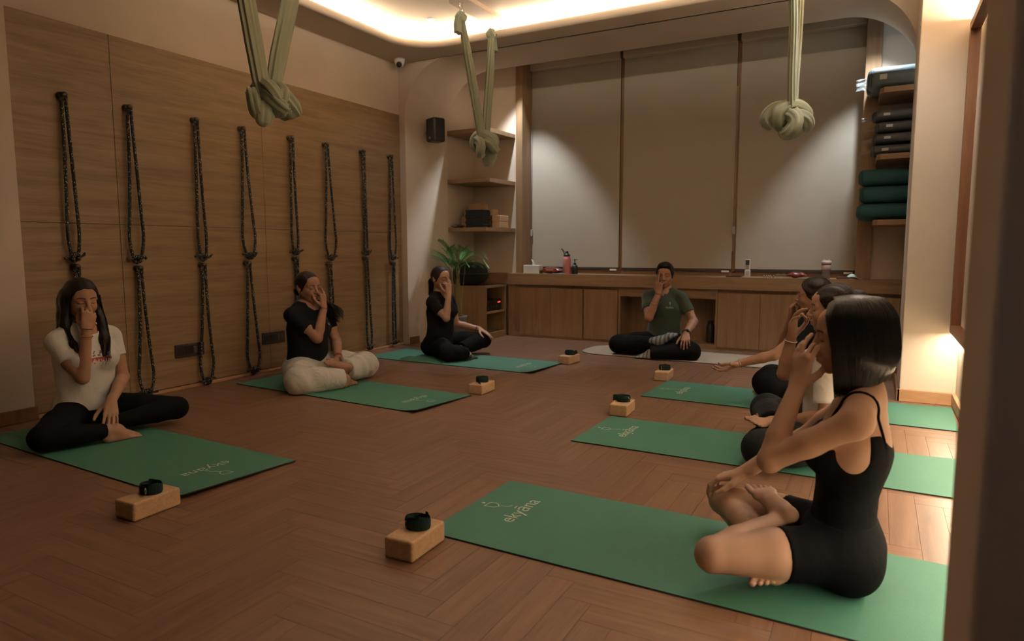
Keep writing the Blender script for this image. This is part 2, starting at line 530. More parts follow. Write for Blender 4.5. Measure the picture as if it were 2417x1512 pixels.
tag(ct, 'thick oak worktop running the whole length below the blinds', 'worktop')

# low open cabinet in the left corner of the alcove, opening to the right
lc = thing('corner_cabinet', 'low oak open shelf cabinet in left corner holding an amplifier', 'cabinet', (-4.19, 6.91, 0))
MB().box(-0.268, 0.268, -0.306, -0.286, 0, 0.60).build('side_panel', CABW, lc)
MB().box(-0.268, 0.268, 0.150, 0.170, 0, 0.60).build('side_panel', CABW, lc)
MB().box(-0.268, -0.25, -0.286, 0.150, 0, 0.60).build('back_panel', CABW, lc)
MB().box(-0.268, 0.268, -0.306, 0.190, 0.60, 0.622).build('top_board', CABH, lc)
MB().box(-0.25, 0.262, -0.286, 0.150, 0.30, 0.322).build('shelf', CABH, lc)
MB().box(-0.25, 0.268, -0.286, 0.150, 0.0, 0.075).build('plinth', CABH, lc)
bb = MB().box(-4.455, -3.887, 7.11, 7.215, 0.625, 0.757, 0.002).build('backboard', CABH)
tag(bb, 'dark oak backboard above the low corner cabinet', 'panel')
am = thing('amplifier', 'black audio amplifier with two red lights inside corner cabinet', 'amplifier', (-4.06, 6.84, 0.322))
MB().box(-0.14, 0.10, -0.17, 0.19, 0.012, 0.135, 0.004).build('body', BLACKPL, am)
REDL = plain('red_led', (0.6, 0.02, 0.02), 0.4, emit=(1, 0.05, 0.03), estr=6.0)
for y, z in ((0.115, 0.095), (0.15, 0.098)):
    MB().lathe([(0.006, 0), (0.006, 0.004)], 10, rotM((0.10, y, z), (0, PI/2, 0))).build('indicator_light', REDL, am)
for y in (-0.12, -0.06, 0.0, 0.06):
    MB().lathe([(0.013, 0), (0.012, 0.012)], 12, rotM((0.10, y, 0.05), (0, PI/2, 0))).build('knob', plain('dark_knob', (0.05, 0.05, 0.05), 0.35), am)
for sx in (-0.12, 0.08):
    for sy in (-0.14, 0.16):
        MB().lathe([(0.012, 0), (0.012, 0.013)], 10, rotM((sx, sy, 0))).build('foot', BLACKPL, am)

# wall shelves
for z, nm in ((1.248, 'lowest'), (1.802, 'middle'), (2.356, 'topmost')):
    o = MB().prism([(-4.46, 6.625), (-3.93, 6.625), (-3.895, 6.66), (-3.865, 7.22), (-4.46, 7.22)], z, z+0.045).build('wall_shelf', CABH)
    tag(o, f'{nm} oak shelf in the left side of the window alcove', 'shelf', 'alcove shelves')
for z, nm in ((1.248, 'lowest'), (1.802, 'middle'), (2.356, 'topmost')):
    o = MB().prism([(-0.065, 7.22), (-0.052, 6.70), (-0.02, 6.64), (0.50, 6.625), (0.50, 7.22)], z, z+0.045).build('wall_shelf', CABH)
    tag(o, f'{nm} oak shelf in the right side of the window alcove', 'shelf', 'alcove shelves')

# ------------------------------------------------------------------ roller blinds
BLIND = plain('blind_fabric', (0.42, 0.38, 0.32), 0.9, spec=0.1, bump=0.25, bscale=220, stretch=(0.35, 1, 2.2), var=0.05, vscale=3)
for (x0, x1, nm) in ((-3.752, -2.633, 'left'), (-2.593, -1.371, 'middle'), (-1.331, -0.190, 'right')):
    t = thing('roller_blind', f'closed beige roller blind, {nm} one of three over the window', 'blind', ((x0+x1)/2, 7.44, 0.82), group='roller blinds')
    w = (x1-x0)/2
    MB().box(-w, w, -0.003, 0.0, 0.012, 2.42).build('fabric', BLIND, t)
    MB().box(-w, w, -0.010, 0.008, -0.018, 0.012, 0.003).build('bottom_bar', plain('blind_bar', (0.035, 0.025, 0.02), 0.5), t)
    MB().box(w-0.10, w-0.02, -0.014, -0.009, -0.025, -0.006).build('end_tag', WHITEPL, t)
    MB().box(-w, w, -0.075, 0.008, 2.33, 2.44, 0.01).build('cassette', plain('blind_cassette', (0.5, 0.42, 0.33), 0.6), t)
    xx = -w-0.008 if nm == 'left' else w+0.006
    ch = MB()
    ch.tube([(xx, -0.02, 0.2), (xx, -0.02, 1.9)], 0.0022, 5).tube([(xx+0.012, -0.02, 0.2), (xx+0.012, -0.02, 1.9)], 0.0022, 5)
    ch.build('pull_chain', plain('chain_clear', (0.6, 0.55, 0.48), 0.3), t)
    MB().box(xx-0.01, xx+0.024, -0.032, -0.010, 0.38, 0.46, 0.005).build('chain_holder', plain('clear_plastic', (0.75, 0.74, 0.7), 0.15, trans=0.5), t)

# ------------------------------------------------------------------ mirror on the right wall
mr = thing('wall_mirror', 'long wood framed wall mirror lit from behind, right wall', 'mirror', (0.5, 3.2, 0.5))
REDW = wood('mirror_frame_wood', (0.16, 0.062, 0.028), (0.26, 0.115, 0.055), scale=(14, 14, 0.9), gscale=2, rough=0.5, bump=0.03)
MB().box(-0.034, -0.012, -2.0, 2.0, 0.05, 1.90).build('glass', plain('mirror_glass', (0.85, 0.85, 0.84), 0.02, metal=1.0), mr)
for y0, y1, z0, z1 in ((-2.03, -1.97, 0.0, 1.95), (1.97, 2.03, 0.0, 1.95), (-1.97, 1.97, 0.0, 0.05), (-1.97, 1.97, 1.90, 1.95)):
    MB().box(-0.062, -0.010, y0, y1, z0, z1, 0.002).build('frame', REDW, mr)
for z0 in (-0.010, 1.952):
    MB().box(-0.045, -0.030, -1.98, 1.98, z0, z0+0.006).build('light_strip', plain('strip_diffuser', (1, 0.9, 0.75), 0.5, emit=(1, 0.74, 0.46), estr=8), mr)
MB().box(-0.012, 0.004, -2.0, 2.0, 0.02, 1.93).build('backing', DARKW, mr)

# ------------------------------------------------------------------ yoga mats
def vcurve(me_name, body, size):
    cu = bpy.data.curves.new(me_name, 'FONT')
    cu.body = body; cu.size = size; cu.align_x = 'CENTER'; cu.align_y = 'CENTER'
    cu.extrude = 0.0002; cu.offset = -0.0006; cu.resolution_u = 4
    o = bpy.data.objects.new(me_name, cu); COL.objects.link(o)
    dg = bpy.context.evaluated_depsgraph_get(); dg.update()
    me = bpy.data.meshes.new_from_object(o.evaluated_get(dg))
    bpy.data.objects.remove(o, do_unlink=True)
    return me
def emblem_mb(s, r):
    """little figure: dot above an open cup with a tail; s = height scale"""
    m = MB()
    m.lathe([(0.13*s, -0.0003), (0.13*s, 0.0003)], 16, rotM((0.02*s, 0.95*s, 0)))
    def rib(p):
        q = catmull([(x*s, y*s, 0) for x, y in p], 5)
        m.tube(q, [(0.0003, r)]*len(q), 4, up=(0, 0, 1))
    rib([(-0.38, 0.62), (-0.36, 0.30), (-0.30, -0.05), (-0.05, -0.22), (0.12, -0.40), (0.22, -0.75), (0.52, -1.0)])
    rib([(-0.48, 0.62), (0.0, 0.58), (0.40, 0.50)])
    rib([(0.30, 0.55), (0.36, 0.20), (0.20, -0.10), (-0.05, -0.22)])
    return m
PRINT = plain('pale_print', (0.52, 0.50, 0.40), 0.7)
TXT = vcurve('lettering', 'ekyāna', 0.088)
def mat_mat(name, c):
    m = plain(name, c, 0.62, spec=0.35, bump=0.35, bscale=420, var=0.10, vscale=5)
    return m
MATG = mat_mat('green_mat_foam', (0.048, 0.165, 0.114))
MATE = plain('mat_edge', (0.012, 0.014, 0.012), 0.7)
def yoga_mat(label, x0, x1, yc, w, rot, lift_end=None, logo=None, wave=0.0):
    """x0..x1 long axis; placed with its centre at ((x0+x1)/2, yc)"""
    t = thing('yoga_mat', label, 'yoga mat', ((x0+x1)/2, yc, 0), math.radians(rot), 'green yoga mats')
    L = (x1-x0)/2; hw = w/2; n = 44; m = 8
    def hz(x, y):
        z = 0.0008
        if lift_end == '+':
            d = x-(L-0.16)
            if d > 0: z += 0.020*(d/0.16)**2*(0.55+0.45*y/hw*-1)
        if wave: z += wave*max(0, (x-(L-0.75))/0.75)*(0.5+0.5*math.sin((x)*6.0+1.0))*max(0, y/hw+0.2)
        return z
    top = []; bot = []
    for i in range(n+1):
        x = -L+2*L*i/n
        top.append([(x, -hw+w*j/m, hz(x, -hw+w*j/m)+0.0055) for j in range(m+1)])
        bot.append([(x, -hw+w*j/m, hz(x, -hw+w*j/m)) for j in range(m+1)])
    MB().grid(top).build('surface', MATG, t)
    e = MB(); e.grid(bot)
    for j in (0, m):
        e.grid([[bot[i][j] for i in range(n+1)], [top[i][j] for i in range(n+1)]], smooth=False)
    for i in (0, n):
        e.grid([bot[i], top[i]], smooth=False)
    e.build('underside', MATE, t)
    if logo:
        lx, ly, ang = logo
        o = bpy.data.objects.new('lettering', TXT); COL.objects.link(o)
        if not TXT.materials: TXT.materials.append(PRINT)
        o.parent = t; z = 0.0068+ (0.0 if lift_end is None else 0.0008)
        o.location = (lx, ly, z); o.rotation_euler = (0, 0, math.radians(ang))
        d = 0.115*(-1 if ang > 0 else 1)
        p = emblem_mb(0.062, 0.0028).build('emblem', PRINT, t)
        p.location = (lx+d, ly-(0.005 if ang > 0 else -0.005), z); p.rotation_euler = (0, 0, math.radians(ang))
    return t
yoga_mat('green yoga mat under the person in the white T-shirt, left wall side', -4.335, -2.505, 2.075, 0.605, -2.4, '+', (0.915-0.27, 0.0, -90))
yoga_mat('green yoga mat under the person in cream trousers', -4.35, -2.53, 3.77, 0.605, -3.4, '+', (0.91-0.26, 0.0, -90))
yoga_mat('green yoga mat under the ponytailed person nearest the potted palm', -4.33, -2.50, 5.31, 0.625, -0.8, '+', (0.915-0.25, 0.0, -90))
yoga_mat('green yoga mat under the farthest person of the right row', -1.43, 0.466, 4.87, 0.64, -1.7, None, (-0.948+0.21, 0.0, 90), wave=0.006)
yoga_mat('green yoga mat under the middle person of the right row', -1.425, 0.466, 3.60, 0.61, -0.9, None, (-0.945+0.21, 0.02, 90), wave=0.012)
yoga_mat('green yoga mat under the short-haired person nearest the viewer', -1.42, 0.466, 2.255, 0.63, -1.2, None, (-0.943+0.21, 0.03, 90))
# instructor's pale rounded mat
MATT = plain('tan_mat', (0.36, 0.29, 0.22), 0.8, bump=0.4, bscale=350, var=0.08)
it = thing('yoga_mat', 'tan yoga mat with rounded ends under the instructor', 'yoga mat', (-1.62, 6.52, 0), math.radians(-1.5))
def stadium(L, w, r, n=10):
    P = []
    for cx, cy, a0 in ((L-r, w-r, 0), (-L+r, w-r, 90), (-L+r, -w+r, 180), (L-r, -w+r, 270)):
        for i in range(n+1):
            a = math.radians(a0+90*i/n); P.append((cx+r*math.cos(a), cy+r*math.sin(a)))
    return P
MB().prism(stadium(1.02, 0.33, 0.24), 0.0045, 0.008).build('surface', MATT, it)
MB().prism(stadium(1.02, 0.33, 0.24), 0.0005, 0.0045).build('underside', MATE, it)

# ------------------------------------------------------------------ cork blocks and rolled straps
CORK = plain('cork', (0.47, 0.30, 0.17), 0.85, spec=0.2, bump=0.35, bscale=160, var=0.28, vscale=90)
STRAP = plain('strap_webbing', (0.012, 0.028, 0.024), 0.85, spec=0.2, bump=0.3, bscale=500)
blk_me = MB().box(-0.058, 0.058, -0.104, 0.104, 0, 0.074, 0.009).build('cork_block', CORK)
blk_mesh = blk_me.data
bpy.data.objects.remove(blk_me, do_unlink=True)
def coil(turns=4.2, r0=0.012, tail=None, ph=0.0):
    pts = []
    n = int(turns*22)
    for i in range(n+1):
        a = ph+2*PI*i/22
        r = r0+0.0078*i/22
        pts.append((r*1.12*math.cos(a), r*0.95*math.sin(a), 0.019))
    m = MB()
    m.tube(pts, [(0.019, 0.0026)]*len(pts), 6, up=(0, 0, 1), smooth=False)
    return m, pts
blocks = [(-2.537, 1.600, 2, 'beside the white T-shirt person\'s mat', 'a', 0.3), (-2.52, 4.175, 3, 'at the cream trousers person\'s mat', 'b', 2.6),
          (-2.465, 5.655, -6, 'at the mat nearest the potted palm', 'c', 5.2), (-1.475, 5.295, 4, 'at the far right mat, nearest the instructor', 'd', 5.8),
          (-1.395, 4.055, 4, 'beside the end of the middle right mat', 'e', 0.9), (-1.382, 1.832, 2, 'in the foreground beside the nearest mat', 'f', 5.6)]
for (x, y, rz, where, k, ph) in blocks:
    o = bpy.data.objects.new('cork_block', blk_mesh); COL.objects.link(o)
    o.location = (x, y, 0.0005); o.rotation_euler = (0, 0, math.radians(rz))
    tag(o, 'cork yoga block '+where, 'yoga block', 'cork yoga blocks on the floor')
    s = thing('yoga_strap', 'rolled dark green strap on the cork block '+where, 'strap', (x, y+0.012, 0.0745), math.radians(rz), 'rolled yoga straps')
    m, pts = coil(4.3, 0.010, None, ph)
    m.build('coil', STRAP, s)
    # loose end
    e = Vector(pts[-1]); tdir = (Vector(pts[-1])-Vector(pts[-3])).normalized(); od = Vector((e.x, e.y, 0)).normalized()
    if k in 'bc':
        q = [e, e+tdir*0.02+od*0.006, e+tdir*0.045+od*0.012+Vector((0, 0, -0.006)), e+tdir*0.068+od*0.014+Vector((0, 0, -0.03))]
    else:
        q = [e, e+tdir*0.018+od*0.002, e+tdir*0.034-od*0.004]
    q = catmull(q, 4)
    MB().tube(q, [(0.019, 0.0014)]*len(q), 6, up=(0, 0, 1), smooth=False).build('loose_end', STRAP, s)
    rb = pts[-12]
    MB().tube([(rb[0]*1.06+0.004*math.cos(a), rb[1]*1.06, 0.019+0.012*math.sin(a)) for a in [2*PI*i/12 for i in range(12)]], 0.0016, 5, closed=True).build('ring', STEEL, s)

# ------------------------------------------------------------------ rope slings on the left wall
def rope_mat():
    m, nt, b = node_mat('rope_black_flecked')
    tc = nt.nodes.new('ShaderNodeTexCoord')
    mp = nt.nodes.new('ShaderNodeMapping'); mp.inputs['Scale'].default_value = (1, 1, 0.55)
    nt.links.new(tc.outputs['Object'], mp.inputs[0])
    v = nt.nodes.new('ShaderNodeTexVoronoi'); v.inputs['Scale'].default_value = 105
    nt.links.new(mp.outputs[0], v.inputs['Vector'])
    r = nt.nodes.new('ShaderNodeValToRGB')
    r.color_ramp.interpolation = 'EASE'
    r.color_ramp.elements[0].position = 0.22; r.color_ramp.elements[0].color = (0.46, 0.38, 0.26, 1)
    r.color_ramp.elements[1].position = 0.30; r.color_ramp.elements[1].color = (0.014, 0.013, 0.011, 1)
    nt.links.new(v.outputs['Distance'], r.inputs[0]); nt.links.new(r.outputs[0], b.inputs['Base Color'])
    b.inputs['Roughness'].default_value = 0.75
    w = nt.nodes.new('ShaderNodeTexWave'); w.inputs['Scale'].default_value = 60; w.bands_direction = 'DIAGONAL'
    nt.links.new(tc.outputs['Object'], w.inputs['Vector'])
    bp = nt.nodes.new('ShaderNodeBump'); bp.inputs['Strength'].default_value = 0.5; bp.inputs['Distance'].default_value = 0.003
    nt.links.new(w.outputs['Fac'], bp.inputs['Height']); nt.links.new(bp.outputs[0], b.inputs['Normal'])
    return m
ROPE = rope_mat()
HOOKM = plain('hook_metal', (0.09, 0.07, 0.05), 0.4, metal=0.8)
def knot_mb(c, s, rng):
    m = MB()
    for q in range(3):
        ax = rng.uniform(-0.5, 0.5); ph = rng.uniform(0, 6)
        pts = []
        for i in range(14):
            a = 2*PI*i/14
            v = Vector((0.010*math.sin(2*a+ph), 0.026*s*math.cos(a), 0.020*s*math.sin(a)))
            v.rotate(Euler((ax+q*0.9, 0.3*q, 0.4*q-0.4)))
            pts.append(Vector(c)+v+Vector((0.012, 0, 0)))
        m.tube(pts, 0.0105, 7, closed=True)
    return m
def sling(label, y, ztop, zbot, spread, lean, group, rng, bow=0.0, tails=True, twist=0.0):
    """two strands from a wall hook down to a knot"""
    t = thing('rope_sling', label, 'rope', (-4.545, y, zbot), group=group)
    H = ztop-zbot
    MB().lathe([(0.022, 0), (0.022, 0.006), (0.010, 0.010), (0.010, 0.045), (0.018, 0.050), (0.018, 0.058), (0.0, 0.060)], 14, rotM((-0.024, 0, H), (0, PI/2, 0))).build('wall_hook', HOOKM, t)
    lp = [(0.012+0.003*math.cos(a), 0.017*math.cos(a), H-0.012+0.022*math.sin(a)) for a in [2*PI*i/14 for i in range(14)]]
    MB().tube(lp, 0.0095, 7, closed=True).build('top_loop', ROPE, t)
    for sd in (-1, 1):
        off = rng.uniform(-0.006, 0.006)
        pts = []
        for i in range(13):
            u = i/12
            w = spread*1.25*u**1.5
            if twist: sgn = math.cos(twist*u*PI)
            else: sgn = 1
            yy = sd*sgn*(0.010+w*(1-0.75*max(0, (u-0.86)/0.14)))+lean*u+off*math.sin(PI*u)+bow*math.sin(PI*u)
            pts.append((0.012+(0.010 if sd > 0 else 0.0), yy, H-0.02-u*(H-0.03)))
        MB().tube(catmull(pts, 3), 0.0105, 8).build('strand', ROPE, t)
    knot_mb((0.006, lean, 0.015), 1.0, rng).build('knot', ROPE, t)
    if tails:
        for sd in (-1, 1):
            p = Vector((0.012, lean+sd*0.015, 0.015))
            q = [p, p+Vector((0.008, sd*rng.uniform(0.02, 0.04), rng.uniform(-0.005, 0.02))), p+Vector((0.010, sd*rng.uniform(0.045, 0.065), rng.uniform(-0.01, 0.03)))]
            MB().tube(catmull(q, 3), 0.0085, 7).build('rope_end', ROPE, t)
    return t
rr = random.Random(11)
RY = [2.466, 2.887, 3.400, 3.826, 4.337, 4.762, 5.266, 5.70]
ordn = ['leftmost', 'second', 'third', 'fourth', 'fifth', 'sixth', 'seventh', 'rightmost']
UZ = [0.985, 0.965, 0.975, 0.98, 1.01, 0.955, 1.0, 0.945]
USP = [0.022, 0.040, 0.024, 0.052, 0.022, 0.058, 0.006, 0.036]
LZ = [0.03, 0.02, 0.02, 0.03, 0.06, 0.05, 0.035, 0.04]
LSP = [0.05, 0.045, 0.05, 0.05, 0.012, 0.012, 0.022, 0.008]
for i in range(8):
    sling(f'black flecked rope sling hanging from upper hook, {ordn[i]} along the oak wall', RY[i], 2.012, UZ[i], USP[i], rr.uniform(-0.015, 0.025), 'upper rope slings', rr)
    sling(f'black flecked rope sling hanging from lower hook, {ordn[i]} along the oak wall', RY[i]+rr.uniform(-0.005, 0.01), UZ[i]-0.045, LZ[i], LSP[i], rr.uniform(-0.02, 0.03), 'lower rope slings', rr, tails=(i != 4))

# sockets
SOCK = plain('socket_black', (0.025, 0.02, 0.017), 0.35)
for y0, y1, nm in ((3.152, 3.398, 'nearer the white T-shirt person'), (3.964, 4.21, 'behind the person in cream trousers')):
    t = thing('wall_socket', f'black wall socket plate low on the oak wall, {nm}', 'socket', (-4.57, (y0+y1)/2, 0.29), group='wall sockets')
    w = (y1-y0)/2
    MB().box(0, 0.012, -w, w, -0.05, 0.05, 0.004).build('plate', SOCK, t)
    for q in (-0.6, -0.1):
        MB().box(0.012, 0.015, w*q-0.028, w*q+0.028, -0.03, 0.03, 0.001).build('outlet', plain('socket_outlet', (0.012, 0.01, 0.009), 0.4), t)
    for q in (0.35, 0.65):
        MB().box(0.012, 0.017, w*q-0.014, w*q+0.014, -0.026, 0.026, 0.002).build('switch', plain('socket_switch', (0.05, 0.045, 0.04), 0.3), t)
t = thing('wall_switch', 'small black switch plate on side of the right column', 'switch', (0.174, 5.62, 0.34))
MB().box(-0.010, 0, -0.045, 0.045, -0.06, 0.06, 0.003).build('plate', SOCK, t)
MB().box(-0.014, -0.010, -0.015, 0.015, -0.03, 0.03, 0.002).build('rocker', plain('rocker', (0.05, 0.05, 0.05), 0.3), t)

# ------------------------------------------------------------------ loudspeaker, ceiling camera, downlights, detector
sp = thing('loudspeaker', 'black wall loudspeaker on the curved arch above the palm', 'speaker', (-4.28, 6.17, 2.20), math.radians(-22))
MB().box(-0.085, 0.075, -0.075, 0.075, 0.0, 0.255, 0.022).build('cabinet', BLACKPL, sp)
MB().box(-0.070, 0.062, -0.082, -0.074, 0.012, 0.243, 0.003).build('grille', plain('speaker_grille', (0.016, 0.016, 0.017), 0.7, bump=0.8, bscale=500), sp)
MB().box(-0.012, 0.012, -0.0845, -0.082, 0.028, 0.052).build('badge', plain('badge', (0.35, 0.3, 0.26), 0.4), sp)
MB().tube([(-0.05, 0.0, 0.12), (-0.185, 0.0, 0.12)], 0.018, 8).build('bracket', BLACKPL, sp)
cc = thing('dome_camera', 'small white security camera at ceiling corner above the ropes', 'camera', (-4.44, 5.76, 2.935))
MB().lathe([(0.055, 0.065), (0.055, 0.045), (0.048, 0.02), (0.040, 0.0), (0.03, -0.012), (0, -0.016)], 20).build('housing', WHITEPL, cc)
MB().lathe([(0.030, 0.0), (0.028, 0.02), (0.018, 0.032), (0, 0.036)], 16, rotM((0.018, -0.030, 0.0), (math.radians(115), 0, math.radians(30)))).build('lens', BLACKPL, cc)
for i, (x, y, z, e, a) in enumerate(DOWNLIGHTS):
    zz = z
    t = thing('ceiling_downlight', ['recessed downlight hidden in alcove ceiling by left shelves', 'recessed downlight hidden in alcove ceiling by right shelves', 'small round recessed downlight beside the ceiling hammock plate', 'recessed downlight over the middle of the room', 'recessed downlight over the right row', 'recessed downlight over the left row', 'added downlight out of view that brightens the near pier'][i], 'downlight', (x, y, zz), group='recessed downlights')
    MB().lathe([(0.026, -0.001), (0.026, -0.006), (0.038, -0.006), (0.040, 0.0)], 20, close=False).build('trim_ring', WHITEPL, t)
    MB().lathe([(0.0, -0.002), (0.026, -0.002)], 16, close=False).build('lens', plain('downlight_lens', (0.8, 0.9, 1.0), 0.3, emit=(0.75, 0.88, 1.0), estr=2.0), t)
sd = thing('smoke_detector', 'white round ceiling detector at top edge of view', 'detector', (-2.35, 5.50, 3.18))
MB().lathe([(0.0, -0.042), (0.05, -0.040), (0.068, -0.030), (0.072, -0.008), (0.072, 0.0)], 24, close=False).build('cover', WHITEPL, sd)
MB().lathe([(0.074, -0.006), (0.078, 0.0)], 24, close=False).build('base', WHITEPL, sd)

# ------------------------------------------------------------------ aerial hammocks
HAM = plain('hammock_jersey', (0.235, 0.255, 0.18), 0.7, spec=0.25, sheen=0.3, bump=0.2, bscale=40, stretch=(5, 5, 0.6))
def fluted(m, pts, rads, nf=7, amp=0.22, n=40, ph=0.0, tw=0.0, up=(0, 1, 0), seed=0):
    rg = random.Random(seed)
    a2, p2, a3, p3 = amp*0.6, rg.uniform(0, 6), amp*0.5, rg.uniform(0, 6)
    P = catmull(pts, 6); N = len(P); rows = []
    RA = []
    for i in range(N):
        u = i/(N-1)*(len(rads)-1); k = min(int(u), len(rads)-2); f = u-k
        RA.append((rads[k][0]*(1-f)+rads[k+1][0]*f, rads[k][1]*(1-f)+rads[k+1][1]*f))
    a = None
    for i in range(N):
        t = (P[min(i+1, N-1)]-P[max(i-1, 0)]).normalized()
        if a is None: a = Vector(up)
        a = (a-t*a.dot(t)).normalized(); b = t.cross(a)
        row = []
        for k in range(n+1):
            th = 2*PI*(k % n)/n
            g = 1+amp*math.sin(nf*th+ph+tw*i/N)+a2*math.sin((nf*2+3)*th+p2+tw*1.3*i/N)+a3*math.sin((nf//2+1)*th+p3)
            row.append(P[i]+a*(RA[i][0]*g*math.cos(th))+b*(RA[i][1]*g*math.sin(th)))
        rows.append(row)
    m.grid(rows)
    m.add(rows[0][:-1], [tuple(range(n))], True); m.add(rows[-1][:-1], [tuple(range(n))], True)
    return m
def hammock(label, x, y0, y1, ztop, yk, zk, seed, zk0=None, style=0):
    rg = random.Random(seed)
    t = thing('aerial_hammock', label, 'hammock', (x, yk, zk), group='sage green aerial hammocks')
    pl = thing('hammock_plate', 'rounded ceiling plate holding the '+label.split(',')[0], 'ceiling plate', (x, (y0+y1)/2, ztop+0.10), group='hammock ceiling plates')
    hl = (y1-y0)/2+0.11
    MB().prism([(q, p) for p, q in stadium(hl, 0.095, 0.094)][::-1], -0.025, 0.012).build('plate', plain('plate_paint', (0.36, 0.26, 0.18), 0.7), pl)
    for sgn, yh in ((-1, y0), (1, y1)):
        c = (0, yh-(y0+y1)/2, -0.035)
        MB().tube([(c[0]+0.016*math.cos(a), c[1], c[2]+0.016*math.sin(a)) for a in [2*PI*i/14 for i in range(14)]], 0.004, 6, closed=True).build('eye_bolt', STEEL, pl)
        # carabiner and knot at the top of each strand
        cb = [(0.012*math.cos(a), yh-yk, ztop-zk+0.028+0.034*math.sin(a)) for a in [2*PI*i/16 for i in range(16)]]
        MB().tube(cb, 0.0045, 6, closed=True).build('carabiner', STEEL, t)
        km = MB()
        for q in range(3):
            pts = []
            for i in range(9):
                a = 2*PI*i/8*0.92
                v = Vector((0.030*math.cos(a), 0.022*math.sin(a)*(1 if q % 2 else -1), 0.018*math.sin(a+q)))
                v.rotate(Euler((0.5*q, 0.9*q-0.6, 1.1*q)))
                pts.append(Vector((0, yh-yk, ztop-zk-0.045))+v)
            fluted(km, pts, [(0.022, 0.022)]*2, 6, 0.12, 22, seed=seed+q)
        km.build('top_knot', HAM, t)
        tm = MB()
        yy = yh-yk
        fluted(tm, [(0, yy-sgn*-0.01, ztop-zk-0.04), (0.0, yy+(-0.035 if sgn < 0 else 0.03), ztop-zk-0.07), (0.0, yy+(-0.055 if sgn < 0 else 0.042), ztop-zk-0.13), (0.005, yy+(-0.06 if sgn < 0 else 0.045), ztop-zk-0.19)],
               [(0.02, 0.018), (0.038, 0.022), (0.046, 0.024), (0.05, 0.026)], 6, 0.16, 26, seed=seed+9)
        tm.build('fabric_tail', HAM, t)
        sm = MB()
        h = ztop-zk-0.05
        yb = sgn*0.025
        pts = [(0, yy, h), (rg.uniform(-.006, .006), yy*0.78+yb*0.22, h*0.78), (rg.uniform(-.006, .006), yy*0.52+yb*0.48, h*0.52), (0, yy*0.26+yb*0.74, h*0.26), (0, yy*0.06+yb*0.94, 0.05), (0, yb*0.6, -0.02)]
        fluted(sm, pts, [(0.024, 0.026), (0.046, 0.026), (0.058, 0.024), (0.058, 0.024), (0.050, 0.026), (0.036, 0.028)], 9, 0.12, 64, tw=1.5, seed=seed+3*int(sgn))
        sm.build('strand', HAM, t)
    # big lower knot: wrapped loops
    loops = [((0.0, 0.0, -0.01), (0.085, 0.075), (0.3, 0.2, 0.0), 0.030), ((0.02, 0.02, -0.04), (0.062, 0.062), (1.2, 0.4, 0.5), 0.032),
             ((-0.02, -0.03, -0.045), (0.060, 0.066), (-0.7, 1.0, 1.3), 0.030), ((0.01, 0.03, 0.0), (0.055, 0.075), (0.2, 1.4, 0.3), 0.028)]
    for q, (c, (ra, rb), ro, rt) in enumerate(loops):
        m = MB(); pts = []
        for i in range(11):
            a = 2*PI*i/10
            v = Vector((ra*math.cos(a), rb*math.sin(a), 0.012*math.sin(2*a)))
            v.rotate(Euler((ro[0]+PI/2+0.25*style, ro[1], ro[2]+0.4*style)))
            pts.append(Vector(c)+v)
        fluted(m, pts, [(rt, rt*0.8), (rt*1.25, rt*0.9), (rt, rt)], 6, 0.15, 34, seed=seed+20+q, tw=2.0)
        m.build('knot_loop', HAM, t)
    m = MB()
    if style == 0:      # gathered fan to one side plus lower lobe
        fluted(m, [(0, 0.0, 0.03), (0.01, 0.055, 0.0), (0.02, 0.11, -0.05), (0.02, 0.150, -0.085)], [(0.04, 0.05), (0.045, 0.072), (0.045, 0.070), (0.02, 0.055)], 7, 0.15, 44, seed=seed+31)
        fluted(m, [(0.01, -0.02, -0.04), (0.015, -0.03, -0.10), (0.01, -0.035, -0.145), (0.005, -0.03, -0.165)], [(0.042, 0.040), (0.050, 0.040), (0.038, 0.032), (0.008, 0.008)], 5, 0.08, 36, seed=seed+33)
    elif style == 1:    # hanging loops
        fluted(m, [(0, 0.01, 0.02), (0.02, 0.05, -0.06), (0.0, 0.075, -0.13), (0.0, 0.08, -0.19)], [(0.04, 0.045), (0.042, 0.056), (0.034, 0.052), (0.012, 0.030)], 7, 0.18, 44, seed=seed+35)
        fluted(m, [(0.0, 0.05, 0.08), (0.02, 0.095, 0.02), (0.0, 0.09, -0.05), (-0.02, 0.05, -0.06)], [(0.018, 0.020), (0.024, 0.022), (0.022, 0.02), (0.02, 0.02)], 5, 0.14, 30, seed=seed+37)
    else:
        fluted(m, [(-0.02, 0.0, 0.04), (-0.08, 0.0, 0.03), (-0.115, 0.0, -0.01), (-0.09, 0.0, -0.06)], [(0.035, 0.04), (0.042, 0.05), (0.036, 0.05), (0.02, 0.03)], 7, 0.2, 44, seed=seed+39)
        fluted(m, [(0.03, 0.0, -0.03), (0.01, 0.01, -0.075), (-0.03, 0.01, -0.085), (-0.06, 0.0, -0.06)], [(0.045, 0.05), (0.05, 0.05), (0.045, 0.045), (0.02, 0.02)], 6, 0.13, 40, seed=seed+41)
    m.build('knot_fold', HAM, t)
    for c in t.children:
        if c.name.startswith(('knot_loop', 'knot_fold')): c.scale = (1.18, 1.18, 1.12)
    return t
hammock('sage green hammock knotted up at the left, above the white T-shirt person', -3.247, 2.70, 3.28, 3.07, 2.925, 1.955, 3, style=0)
hammock('sage green hammock knotted up in front of the alcove shelves', -3.247, 5.08, 5.60, 3.07, 5.45, 2.03, 5, style=1)
hammock('sage green hammock knotted up at the right, in front of the right blind', -0.556, 4.72, 5.28, 3.07, 5.0, 1.94, 8, style=2)
